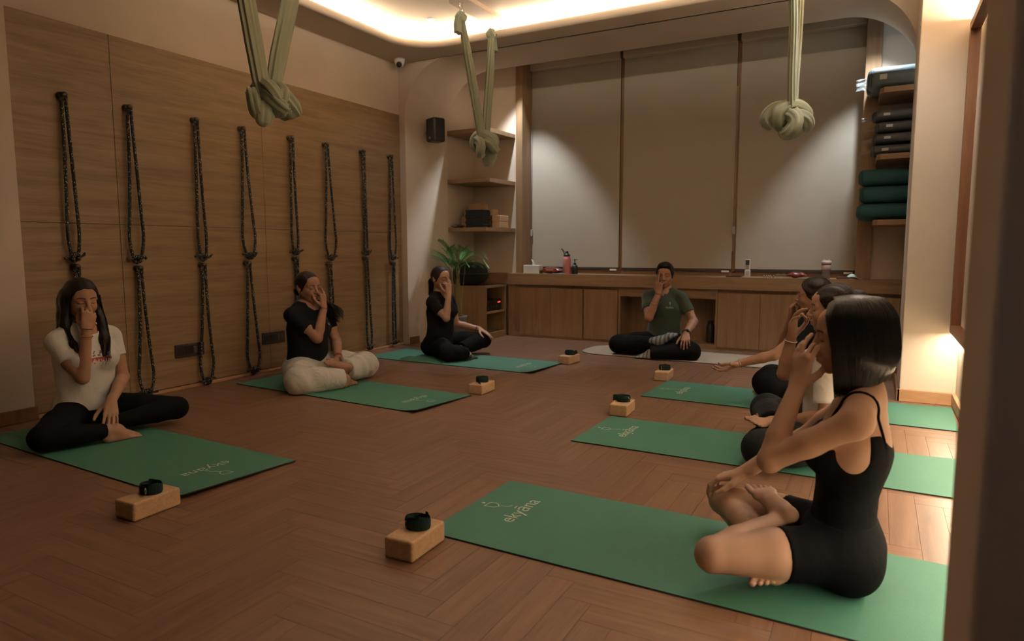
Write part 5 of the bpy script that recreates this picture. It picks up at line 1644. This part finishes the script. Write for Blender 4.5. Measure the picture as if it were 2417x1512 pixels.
# shirt print: red drips and dark motif on the chest, built on the shirt surface
PRR = plain('print_red', (0.45, 0.05, 0.045), 0.8); PRG = plain('print_grey', (0.16, 0.15, 0.17), 0.8)
def chest_x(shirt, y, z):
    ok, loc, nrm, idx = shirt.ray_cast(Vector((0.6, y, z)), Vector((-1, 0, 0)))
    return (loc, nrm) if ok else (Vector((0.13, y, z)), Vector((1, 0, 0)))
def print_on(shirt, shapes, name, mat, parent, lift=0.0012):
    m = MB()
    for poly in shapes:
        vs = []
        for (y, z) in poly:
            l, n = chest_x(shirt, y, z); vs.append(l+n*lift)
        if len(vs) == 4:
            m.add(vs, [(0, 1, 2, 3)])
        else: m.add(vs, [tuple(range(len(vs)))])
    return m.build(name, mat, parent)
bpy.context.view_layer.update()
sh1 = [c for c in p1.root.children if c.name.startswith('tshirt')][0]
gr = []
for i in range(14):
    y0 = -0.055+i*0.0085
    dz = [0.010, 0.022, 0.014, 0.034, 0.016, 0.02, 0.012, 0.026, 0.014, 0.018, 0.010, 0.022, 0.012, 0.015][i]
    gr.append([(y0, 0.440), (y0+0.0085, 0.440), (y0+0.0075, 0.440-dz), (y0+0.001, 0.440-dz)])
print_on(sh1, gr, 'red_print', PRR, p1.root)
gr = []
rp = random.Random(4)
for i in range(16):
    y0 = -0.05+rp.random()*0.10; z0 = 0.444+rp.random()*0.03; w = 0.006+rp.random()*0.012
    gr.append([(y0, z0), (y0+w, z0+0.002), (y0+w*0.7, z0+0.011), (y0-0.002, z0+0.008)])
print_on(sh1, gr, 'grey_print', PRG, p1.root)

# ---- person in black T-shirt and cream trousers
p2 = Fig('person in black T-shirt and loose cream trousers, hair tied back, seated cross-legged', (-3.92, 3.84), 0)
p2.trunk(lean=0.02, bust=1.05, w=1.10, waist=1.08, sh=0.172, shz=0.560, hipw=1.08)
H2 = Head((0.030, 0.0, 0.745), yaw=-6, pitch=3, scale=1.02)
p2.neck(H2, 0.050)
p2.leg('R', (0.02, -0.085, 0.115), (0.255, -0.345, 0.085), (0.40, -0.02, 0.060), (-0.2, 0.95, 0), (0, -0.2, -1), rt=0.100, rk=0.070)
p2.leg('L', (0.02, 0.085, 0.115), (0.270, 0.365, 0.100), (0.375, -0.010, 0.125), (-0.45, -0.85, 0.30), (0.55, -0.1, 0.8), rt=0.100, rk=0.070)
p2.arm('R', (0.155, 0.035, 0.598), (0.4, -0.2, -1), (-0.10, 0.02, 0.99), (-0.95, -0.15, -0.1), ((70, 80, 40), (62, 80, 45), (10, 20, 12), (14, 22, 14)), TH_UP, elbow=(0.160, -0.050, 0.362), ru=0.046, re=0.038)
p2.arm('L', (0.275, 0.045, 0.205), (0, 1, -0.3), (0.30, -0.9, -0.25), (0.1, -0.2, 0.97), ((20, 30, 20),)*4, TH_REST, elbow=(0.120, 0.200, 0.300), ru=0.046, re=0.038)
p2.make_body(SK_BRN)
p2.shirt('tshirt', BLACKC, hem=0.105, sleeve=0.55, neck_r=0.072, vee=0.030, neck_z=-0.012, flare=0.012, disp=wrinkles(0.002, 40, (0.1, 0.4, 0.9), 1.0))
p2.trousers('trousers', CREAM, off=0.012, waist=0.175, ends={'R': 0.92, 'L': 0.86}, loose=0.018, disp=wrinkles(0.006, 48, (0.5, 0.6, 0.5), 2.0))
P, cuts = cap(H2, 0.007, (0.066, 0, 0.062), (0.85, 0, -0.53), low=-0.06)
ex = [(H2.el((-0.112, 0.0, -0.035), (0.036, 0.036, 0.040)), 0.02)]
p2.garment('hair', HAIR, [(CUTP(P[0][0], cuts), 0)]+ex, 0.004, floor=False, subs=[(H2.el((0.082, 0, -0.032), (0.076, 0.095, 0.078)), 0.006)], disp=lambda X, Y, Z: 0.0005*np.sin(260*Y+30*X))
sr = np.random.RandomState(5); cv = []
for i in range(380):
    a = sr.uniform(0, 2*PI); q = sr.rand()
    pts = [H2.P(-0.10, 0.02, -0.05), H2.P(-0.05, 0.105, -0.10), H2.P(0.035, 0.175+0.012*math.cos(a), -0.135+0.015*math.sin(a))]
    e = np.array([0.100+0.025*math.cos(a*1.7), 0.190+0.030*math.cos(a), -0.165-0.075*q+0.02*math.sin(a)])
    pts.append(H2.P(*e)); pts.append(H2.P(e[0]+0.025*math.cos(3*a), e[1]+0.022*math.sin(2*a), e[2]-0.02))
    cv.append([tuple(v) for v in catmull([tuple(v) for v in pts], 4)])
strands('ponytail', HAIR, p2.root, cv, 0.0016, 0.0007)
hc = H2.P(-0.105, -0.03, -0.02)
MB().tube([tuple(hc+np.array([0.012*math.sin(a), 0.006, 0.022*math.cos(a)])) for a in [2*PI*i/14 for i in range(14)]], 0.006, 7, closed=True).build('hair_tie', plain('pale_scrunchie', (0.45, 0.36, 0.28), 0.7), p2.root)
p2.bangle('R', 0.06, THREAD, 'wrist_thread', r=0.0028); p2.bangle('L', 0.05, THREAD, 'wrist_thread', r=0.003); p2.bangle('L', 0.10, THREAD, 'wrist_thread', r=0.0025)
for sg in (-1, 1):
    c = H2.P(-0.006, sg*0.083, -0.031); MB().tube([tuple(c+0.006*np.array([math.cos(a), 0, math.sin(a)])) for a in [2*PI*i/10 for i in range(10)]], 0.0018, 5, closed=True).build('earring', SILVER, p2.root)
bpy.context.view_layer.update()
sh2 = [c for c in p2.root.children if c.name.startswith('tshirt')][0]
print_on(sh2, [[(0.078, 0.468), (0.084, 0.466), (0.090, 0.450), (0.085, 0.452)], [(0.090, 0.450), (0.095, 0.466), (0.099, 0.468), (0.093, 0.448)]], 'chest_mark', plain('mark_pale', (0.5, 0.42, 0.36), 0.6), p2.root)

# ---- person with ponytail near the palm
p3 = Fig('person in black T-shirt and black trousers with dark ponytail, seated by the potted palm', (-3.78, 5.47), 0)
p3.trunk(lean=0.015, bust=0.85, waist=0.95, sh=0.160, shz=0.548)
H3 = Head((0.025, -0.01, 0.750), yaw=-14, pitch=4, scale=0.98)
p3.neck(H3, 0.044)
p3.leg('R', (0.02, -0.085, 0.115), (0.315, -0.325, 0.085), (0.415, -0.16, 0.055), (0.05, 0.97, -0.1), (0.1, 0, -1), rt=0.085, rk=0.060, toes=False)
p3.leg('L', (0.02, 0.085, 0.115), (0.325, 0.30, 0.130), (0.26, -0.02, 0.075), (0.0, -0.9, -0.2), (0, 0.2, -1), rt=0.085, rk=0.058, toes=False)
p3.arm('R', (0.165, -0.085, 0.612), (0.3, -0.3, -1), (-0.10, 0.12, 0.98), (-0.85, 0.30, -0.1), ((70, 85, 45), (60, 70, 45), (10, 14, 10), (12, 16, 10)), TH_UP, elbow=(0.190, -0.165, 0.385))
p3.arm('L', (0.285, 0.285, 0.240), (-0.1, 1, -0.4), (0.88, 0.10, -0.42), (-0.5, -0.1, -0.8), OPENH, TH_REST, elbow=(0.062, 0.205, 0.290))
p3.make_body(SK_PALE, coarse=0.008, fine=0.0035)
p3.shirt('tshirt', BLACKC, res=0.007, hem=0.085, sleeve=0.60, neck_r=0.066, neck_z=-0.008, vee=0.050, flare=0.012, slo=0.016, disp=wrinkles(0.0025, 40, (0.1, 0.4, 0.9), 3.0))
p3.trousers('trousers', BLACKL, off=0.010, waist=0.17, ends={'R': 0.98, 'L': 0.98}, loose=0.008, disp=wrinkles(0.003, 45, (0.5, 0.6, 0.5), 1.0))
SOCKB = cloth('black_socks', (0.012, 0.012, 0.013))
for sd in 'RL':
    p3.garment('sock', SOCKB, [(q.grow(0.003), k) for q, k in p3.legs[sd]['foot']], 0.006)
P, cuts = cap(H3, 0.007, (0.066, 0, 0.062), (0.85, 0, -0.53), low=-0.06)
ex = [(H3.rc((-0.100, 0.0, 0.0), (-0.140, 0.0, -0.04), 0.026, 0.030), 0.015), (H3.rc((-0.140, 0.0, -0.04), (-0.165, 0.02, -0.17), 0.032, 0.024), 0.015), (H3.rc((-0.165, 0.02, -0.17), (-0.160, 0.03, -0.24), 0.024, 0.008), 0.015)]
p3.garment('hair', HAIRB, [(CUTP(P[0][0], cuts), 0)]+ex, 0.0045, floor=False, subs=[(H3.el((0.082, 0, -0.032), (0.076, 0.095, 0.078)), 0.006)], disp=lambda X, Y, Z: 0.0007*np.sin(240*Y+60*X+4*np.sin(20*Z)))
p3.bangle('L', 0.05, SILVER, r=0.002); p3.bangle('L', 0.12, DTHREAD, 'wrist_thread', r=0.0025)
c = H3.P(-0.006, -0.083, -0.036); MB().lathe([(0.0, -0.006), (0.005, -0.003), (0.005, 0.003), (0, 0.006)], 10, rotM(tuple(c))).build('earring', SILVER, p3.root)

# ---- instructor
p4 = Fig('instructor in olive polo shirt and black trousers with striped socks, seated facing the room', (-1.84, 6.58), -90, 0.009)
p4.trunk(lean=0.01, male=True, w=1.06, sh=0.172, shz=0.572, waist=1.0, hipw=0.98)
H4 = Head((0.020, 0.0, 0.775), yaw=8, pitch=4, scale=1.04)
p4.neck(H4, 0.055)
p4.leg('R', (0.02, -0.09, 0.115), (0.26, -0.385, 0.098), (0.335, 0.035, 0.130), (-0.35, 0.95, 0.30), (0.35, -0.2, 0.9), rt=0.090, rk=0.066, fs=1.12, toes=False)
p4.leg('L', (0.02, 0.09, 0.115), (0.285, 0.335, 0.075), (0.375, -0.02, 0.050), (0.05, -0.97, -0.1), (0.2, -0.1, -1), rt=0.090, rk=0.066, fs=1.12, toes=False)
p4.arm('R', (0.160, -0.020, 0.605), (0.3, -0.3, -1), (-0.08, 0.02, 0.99), (-0.95, 0.25, -0.1), ((6, 10, 6), (6, 10, 6), (58, 80, 45), (58, 75, 45)), ((0.5, 0.75, 0.45), (0.85, 0.2, 0.5), (0.9, 0.0, 0.4)), elbow=(0.194, -0.100, 0.365), L1=0.29, ru=0.047, re=0.039, rw=0.027, hs=1.08)
p4.arm('L', (0.285, 0.290, 0.245), (-0.2, 1, -0.2), (0.80, 0.15, -0.58), (-0.6, -0.1, -0.75), ((30, 34, 20),)*4, TH_REST, elbow=(0.070, 0.305, 0.340), L1=0.29, ru=0.047, re=0.039, rw=0.027, hs=1.08, spread=8)
p4.make_body(SK_BRN, coarse=0.008, fine=0.0035, male=True, jaw=1.06, brow=1.0, lips=0.5)
polo = p4.shirt('polo_shirt', OLIVE, res=0.007, hem=0.125, sleeve=0.62, neck_r=0.060, neck_z=-0.002, vee=0.014, flare=0.015, slo=0.013, disp=wrinkles(0.0025, 40, (0.1, 0.5, 0.8), 2.0))
p4.trousers('trousers', BLACKL, off=0.012, waist=0.17, ends={'R': 0.97, 'L': 0.99}, loose=0.012, disp=wrinkles(0.003, 45, (0.5, 0.6, 0.5), 1.0))
# collar
nb = p4.neckb
for sg in (-1, 1):
    rows = []
    for i in range(10):
        a = PI*(1-i/9.0)                       # back (pi) to front (0)
        cx, cy = nb[0]+0.012+0.070*math.cos(a), sg*0.068*math.sin(a)
        zt = nb[2]+0.052-0.040*(0.5+0.5*math.cos(a))
        ox, oy = nb[0]+0.012+0.106*math.cos(a), sg*(0.104*math.sin(a)+(0.026 if i == 9 else 0.0))
        rows.append([(cx, cy, zt-0.012), (cx, cy, zt), (ox*0.6+cx*0.4, oy*0.6+cy*0.4, zt-0.012), (ox+0.006, oy, zt-0.036-0.016*(i/9.0))])
    MB().grid(rows).build('collar', OLIVE, p4.root)
for i in range(2):
    bpy.context.view_layer.update()
    l, n = chest_x(polo, 0.004, 0.505-0.045*i)
    MB().lathe([(0.0055, 0), (0.0055, 0.002), (0, 0.003)], 10, rotM(tuple(l+n*0.001), (0, PI/2, 0))).build('button', BLACKPL, p4.root)
l, n = chest_x(polo, 0.085, 0.470)
tx = bpy.data.objects.new('shirt_lettering', TXT); COL.objects.link(tx); tx.parent = p4.root
tx.scale = (0.30,)*3
def face_rot(n):      # text plane: x -> +y local, y -> up, z -> n
    n = Vector(n).normalized(); xx = Vector((0, 1, 0)); xx = (xx-n*xx.dot(n)).normalized(); yy = n.cross(xx)
    return Matrix((xx, yy, n)).transposed().to_euler()
tx.location = l+n*0.003; tx.rotation_euler = face_rot(n)
l2, n2 = chest_x(polo, 0.085, 0.507)
em = emblem_mb(0.018, 0.0013).build('shirt_emblem', PRINT, p4.root); em.location = l2+n2*0.003; em.rotation_euler = face_rot(n2)
# striped socks
def sock_mat():
    m, nt, b = node_mat('striped_sock')
    tc = nt.nodes.new('ShaderNodeTexCoord'); sx = nt.nodes.new('ShaderNodeSeparateXYZ'); nt.links.new(tc.outputs['Object'], sx.inputs[0])
    mu = nt.nodes.new('ShaderNodeMath'); mu.operation = 'MULTIPLY'; mu.inputs[1].default_value = 27.0; nt.links.new(sx.outputs['Y'], mu.inputs[0])
    fr = nt.nodes.new('ShaderNodeMath'); fr.operation = 'FRACT'; nt.links.new(mu.outputs[0], fr.inputs[0])
    r = nt.nodes.new('ShaderNodeValToRGB'); r.color_ramp.interpolation = 'CONSTANT'
    r.color_ramp.elements[0].position = 0; r.color_ramp.elements[0].color = (0.17, 0.18, 0.18, 1)
    r.color_ramp.elements[1].position = 0.66; r.color_ramp.elements[1].color = (0.012, 0.012, 0.013, 1)
    e = r.color_ramp.elements.new(0.78); e.color = (0.17, 0.18, 0.18, 1)
    e = r.color_ramp.elements.new(0.86); e.color = (0.012, 0.012, 0.013, 1)
    nt.links.new(fr.outputs[0], r.inputs[0]); nt.links.new(r.outputs[0], b.inputs['Base Color']); b.inputs['Roughness'].default_value = 0.9
    return m
SOCKS = sock_mat()
for sd in 'RL':
    L = p4.legs[sd]
    p4.garment('sock', SOCKS, [(q.grow(0.004), k) for q, k in L['foot']]+[(RC(L['ankle'], L['ankle']*0.75+L['knee']*0.25, 0.040, 0.044), 0.01)], 0.006)
P, cuts = cap(H4, 0.010, (0.068, 0, 0.066), (0.85, 0, -0.53), low=-0.045)
ex = [(H4.el((0.035, 0.0, 0.098), (0.060, 0.062, 0.030)), 0.02)]
p4.garment('hair', HAIR, [(CUTP(P[0][0], cuts), 0)]+ex, 0.0045, floor=False, subs=[(H4.el((0.086, 0, -0.030), (0.076, 0.10, 0.078)), 0.006)], disp=lambda X, Y, Z: 0.002*np.sin(190*Y+120*X)*np.sin(150*Z+60*X))
p4.bangle('R', 0.42, SILVER, r=0.002); p4.bangle('R', 0.02, DTHREAD, 'wrist_thread', r=0.002)
w = p4.bangle('L', 0.04, BLACKPL, 'watch_strap', flat=(0.0025, 0.010), gap=0.002)
A = p4.arms['L']; wc = A['W']*0.96+A['E']*0.04
up = vnorm(np.array([0.35, 0.5, 0.8]))
MB().box(-0.017, 0.017, -0.015, 0.015, 0, 0.009, 0.003, Matrix.Translation(tuple(wc+up*0.026)) @ Vector(tuple(up)).to_track_quat('Z', 'X').to_matrix().to_4x4()).build('watch', plain('watch_face', (0.01, 0.01, 0.012), 0.1), p4.root)

# ---- far person of the right row
p5 = Fig('person in dark clothes farthest in the right row, arm stretched over the knee', (-0.33, 4.90), 180)
p5.trunk(lean=0.03, bust=0.9, sh=0.165, shz=0.55)
H5 = Head((0.035, 0.0, 0.728), yaw=-4, pitch=2)
p5.neck(H5)
p5.leg('L', (0.02, 0.085, 0.115), (0.265, 0.27, 0.165), (0.255, -0.05, 0.06), (0.2, -0.9, -0.05), (0.0, 0.2, -1), rt=0.092, rk=0.066)
p5.leg('R', (0.02, -0.085, 0.115), (0.31, -0.30, 0.10), (0.265, 0.150, 0.055), (0.62, 0.78, -0.02), (-0.45, 0.75, 0.45), rt=0.090, rk=0.064)
p5.arm('L', (0.455, 0.265, 0.275), (0, 0.3, -1), (0.85, 0.06, -0.42), (-0.35, 0.15, 0.9), ((22, 26, 16), (18, 24, 14), (20, 28, 16), (26, 30, 16)), ((0.6, 0.5, 0.6), (0.9, 0.1, 0.35), (0.95, 0, 0.3)), elbow=(0.238, 0.235, 0.345))
p5.arm('R', (0.172, -0.060, 0.565), (0.3, -0.5, -1), (-0.05, 0.10, 0.99), (-0.9, 0.3, -0.1), FIST, TH_UP)
p5.make_body(SK_BRN, coarse=0.008, fine=0.0035)
p5.shirt('tshirt', BLACKC, res=0.007, hem=0.14, sleeve=0.55, neck_r=0.060)
p5.trousers('trousers', BLACKL, off=0.014, waist=0.18, ends={'R': 0.95, 'L': 0.90}, loose=0.014, disp=wrinkles(0.003, 40, (0.4, 0.5, 0.6), 0.5))
P, cuts = cap(H5, 0.009, (0.066, 0, 0.062), (0.85, 0, -0.53), low=-0.055)
p5.garment('hair', HAIRB, [(CUTP(P[0][0], cuts), 0), (H5.el((-0.105, 0, 0.035), (0.036, 0.036, 0.034)), 0.015)], 0.0045, floor=False, subs=[(H5.el((0.088, 0, -0.030), (0.076, 0.10, 0.078)), 0.006)], disp=lambda X, Y, Z: 0.0022*np.sin(150*Y+140*Z))
p5.bangle('L', 0.05, SILVER, r=0.003)

# ---- middle person of the right row
p6 = Fig('person in white T-shirt and dark trousers, middle of the right row', (-0.17, 3.60), 180)
p6.trunk(lean=0.02, bust=1.0, sh=0.165, shz=0.548)
H6 = Head((0.010, 0.0, 0.747), yaw=0, pitch=2)
p6.neck(H6)
p6.leg('L', (0.02, 0.085, 0.115), (0.270, 0.315, 0.100), (0.30, -0.02, 0.060), (0.1, -0.95, 0), (0, 0.2, -1), rt=0.092, rk=0.066)
p6.leg('R', (0.02, -0.085, 0.115), (0.33, -0.30, 0.15), (0.255, 0.07, 0.150), (0.62, 0.78, 0.0), (-0.25, 0.50, 0.82), rt=0.092, rk=0.064)
p6.arm('R', (0.196, -0.055, 0.595), (0.3, -0.5, -1), (-0.08, 0.20, 0.97), (-0.90, 0.30, -0.1), ((40, 80, 50), (20, 30, 20), (16, 24, 14), (22, 28, 16)), TH_UP, elbow=(0.226, -0.075, 0.400))
p6.arm('L', (0.205, 0.10, 0.185), (-0.3, 1, -0.2), (0.7, -0.6, -0.3), (-0.1, 0.1, 0.98), ((20, 30, 20),)*4, TH_REST, elbow=(0.005, 0.232, 0.275))
p6.make_body(SK_TAN, coarse=0.008, fine=0.003)
p6.shirt('tshirt', WHITEC, res=0.007, hem=0.14, sleeve=0.80, neck_r=0.060, slo=0.018, disp=wrinkles(0.0025, 40, (0.2, 0.3, 0.9), 1.0))
p6.trousers('trousers', cloth('charcoal_cotton', (0.010, 0.011, 0.013), 0.9, 0.35, 0.03), off=0.012, waist=0.18, ends={'R': 0.86, 'L': 0.95}, loose=0.010, disp=wrinkles(0.003, 40, (0.4, 0.5, 0.6), 1.5))
P, cuts = cap(H6, 0.008, (0.064, 0, 0.064), (0.85, 0, -0.53), low=-0.055)
p6.garment('hair', HAIRB, [(CUTP(P[0][0], cuts), 0), (H6.el((-0.110, 0, 0.060), (0.040, 0.042, 0.036)), 0.015), (H6.rc((-0.05, 0.06, -0.05), (0.02, 0.085, -0.20), 0.025, 0.028), 0.02), (H6.rc((0.02, 0.085, -0.20), (0.075, 0.09, -0.32), 0.028, 0.010), 0.02)], 0.0045, floor=False, subs=[(H6.el((0.088, 0, -0.030), (0.076, 0.10, 0.080)), 0.006)], disp=lambda X, Y, Z: 0.0018*np.sin(200*Y+60*X))
p6.bangle('R', 0.10, SILVER, r=0.0035)

# ---- nearest person, black bob
p7 = Fig('person in black camisole and black shorts with sleek black bob, nearest the viewer', (-0.06, 2.28), 180)
p7.trunk(lean=-0.025, bust=0.9, w=0.90, waist=0.92, sh=0.160, shz=0.568, shx=-0.030, hipw=0.96, butt=0.7)
H7 = Head((0.000, 0.0, 0.772), yaw=3, pitch=5, scale=1.0)
p7.neck(H7, 0.043, base=(-0.052, 0, 0.585))
p7.leg('L', (0.02, 0.090, 0.115), (0.335, 0.275, 0.120), (0.165, -0.005, 0.160), (0.66, -0.72, 0.12), (-0.25, 0.60, 0.76), rt=0.083, rk=0.053, rc=0.052, fs=0.92)
p7.leg('R', (0.02, -0.085, 0.110), (0.395, -0.200, 0.120), (0.155, 0.120, 0.070), (0.30, 0.94, -0.12), (-0.10, 0.38, 0.92), rt=0.085, rk=0.053, rc=0.050)
p7.legs['R']['foot'] = foot((0.165, 0.098, 0.062), (0.20, 0.90, -0.38), (-0.08, 0.42, 0.90), 'R', 0.95)
p7.arm('L', (0.140, 0.050, 0.620), (0.6, 0.4, -1), (-0.12, -0.10, 0.98), (-0.55, -0.80, 0.05), ((22, 40, 25), (34, 50, 35), (12, 20, 14), (14, 20, 14)), ((0.55, 0.30, 0.55), (0.82, 0.05, 0.75), (0.70, 0.02, 0.80)), elbow=(0.200, 0.155, 0.400), ru=0.039, re=0.034, rw=0.0235)
p7.arm('R', (0.330, -0.205, 0.235), (-0.1, -1, -0.3), (0.88, -0.02, -0.34), (-0.30, 0, -0.95), ((24, 36, 22), (22, 36, 22), (24, 36, 22), (28, 36, 22)), TH_REST, ru=0.041, re=0.034)
b7 = p7.make_body(SK_PALE, coarse=0.006, fine=0.003, finefeet='LR')
# camisole and shorts
cam = [(p.grow(0.004), k) for p, k in p7.torso[:7]]
cam += [(p.grow(0.004), k) for p, k in p7.torso[7:9]]
p7.garment('camisole', BLACKL, cam, 0.005, subs=[(EL((-0.035, 0, 0.545), (0.20, 0.098, 0.105)), 0.012), (RC((-0.03, 0.205, 0.44), (-0.03, 0.185, 0.62), 0.082, 0.10), 0.012), (RC((-0.03, -0.205, 0.44), (-0.03, -0.185, 0.62), 0.082, 0.10), 0.012)], cuts=[((0, 0, 0.50), (0.0, 0, 1))])
for sg in (-1, 1):
    pts = []
    for (x, z, y) in ((0.085, 0.475, 0.085), (0.075, 0.52, 0.090), (0.045, 0.575, 0.095), (0.0, 0.606, 0.098), (-0.045, 0.606, 0.098), (-0.085, 0.565, 0.095), (-0.105, 0.52, 0.09), (-0.110, 0.46, 0.085)):
        pts.append((x, sg*y, z))
    q = []
    for v in catmull(pts, 5):
        ok, loc, nrm, _ = b7.closest_point_on_mesh(v)
        q.append(tuple(loc+nrm*0.001) if ok else tuple(v))
    MB().tube(q, [(0.006, 0.0022)]*len(q), 6).build('shoulder_strap', BLACKL, p7.root)
p7.trousers('shorts', BLACKL, res=0.006, off=0.005, waist=0.21, ends={'R': -0.42, 'L': -0.42})
# bob: shell plus strands
bob = [(H7.el((-0.014, 0, 0.034), (0.112, 0.090, 0.095)), 0.0), (H7.rc((-0.018, 0, 0.02), (-0.016, 0, -0.060), 0.104, 0.099, (0, 1, 0), 0.88), 0.02), (H7.rc((-0.016, 0, -0.060), (0.004, 0, -0.150), 0.099, 0.073, (0, 1, 0), 0.95), 0.03)]
SLEEK = hair_mat('sleek_black_hair', (0.005, 0.005, 0.006), 0.34, (60, 60, 3))
SLEEK.node_tree.nodes['Bump'].inputs['Strength'].default_value = 0.35
SLEEK.node_tree.nodes['Principled BSDF'].inputs['Specular IOR Level'].default_value = 0.4
p7.garment('hair', SLEEK, bob, 0.004, floor=False,
           subs=[(RC(H7.P(0.02, 0, -0.05), H7.P(0.01, 0, -0.22), 0.070, 0.072), 0.006), (H7.el((0.085, 0, -0.02), (0.060, 0.064, 0.135)), 0.008)],
           cuts=[(H7.P(0.060, 0, 0.0), H7.R@vnorm((1, 0, -0.12))), (H7.P(0.0, 0, -0.142), H7.R@vnorm((-0.34, 0, -1)))], smooth=2)
sr = np.random.RandomState(9); cv = []
for i in range(2600):
    ph = sr.uniform(-1, 1)
    a = PI-(abs(ph)**0.85)*2.45*(1 if ph > 0 else -1)       # angle round the head, pi = back
    g = 0.985+0.030*sr.rand()
    ex, ey = 0.1165*g, 0.0965*g
    tx0 = np.clip(0.075*math.cos(a)*0.8, -0.06, 0.05)+sr.uniform(-0.006, 0.006)
    bk = 0.5-0.5*math.cos(a)
    end_z = -0.142-0.34*(0.115*math.cos(a)*0.8)+sr.uniform(-0.014, 0.006)
    pts = [np.array([tx0, 0.002*(1 if ph > 0 else -1), 0.131-2.2*tx0*tx0])]
    for u in (0.4, 0.72, 1.0):
        th = u*PI/2
        pts.append(np.array([-0.014+(tx0+0.014)*(1-math.sin(th))*0.5+ex*math.sin(th)*math.cos(a), ey*math.sin(th)*math.sin(a), 0.034+0.098*math.cos(th)*g]))
    fx = -0.014+ex*math.cos(a); fy = ey*math.sin(a)
    pts.append(np.array([fx*0.985, fy*0.99, -0.06])); pts.append(np.array([fx*0.80+0.008 if fx < 0 else fx*0.97, fy*0.86, end_z]))
    if fx > 0.056: continue
    cv.append([tuple(v) for v in catmull([tuple(H7.P(*v)) for v in pts], 3)])
strands('hair_strands', SLEEK, p7.root, cv, 0.0008, 0.0005)
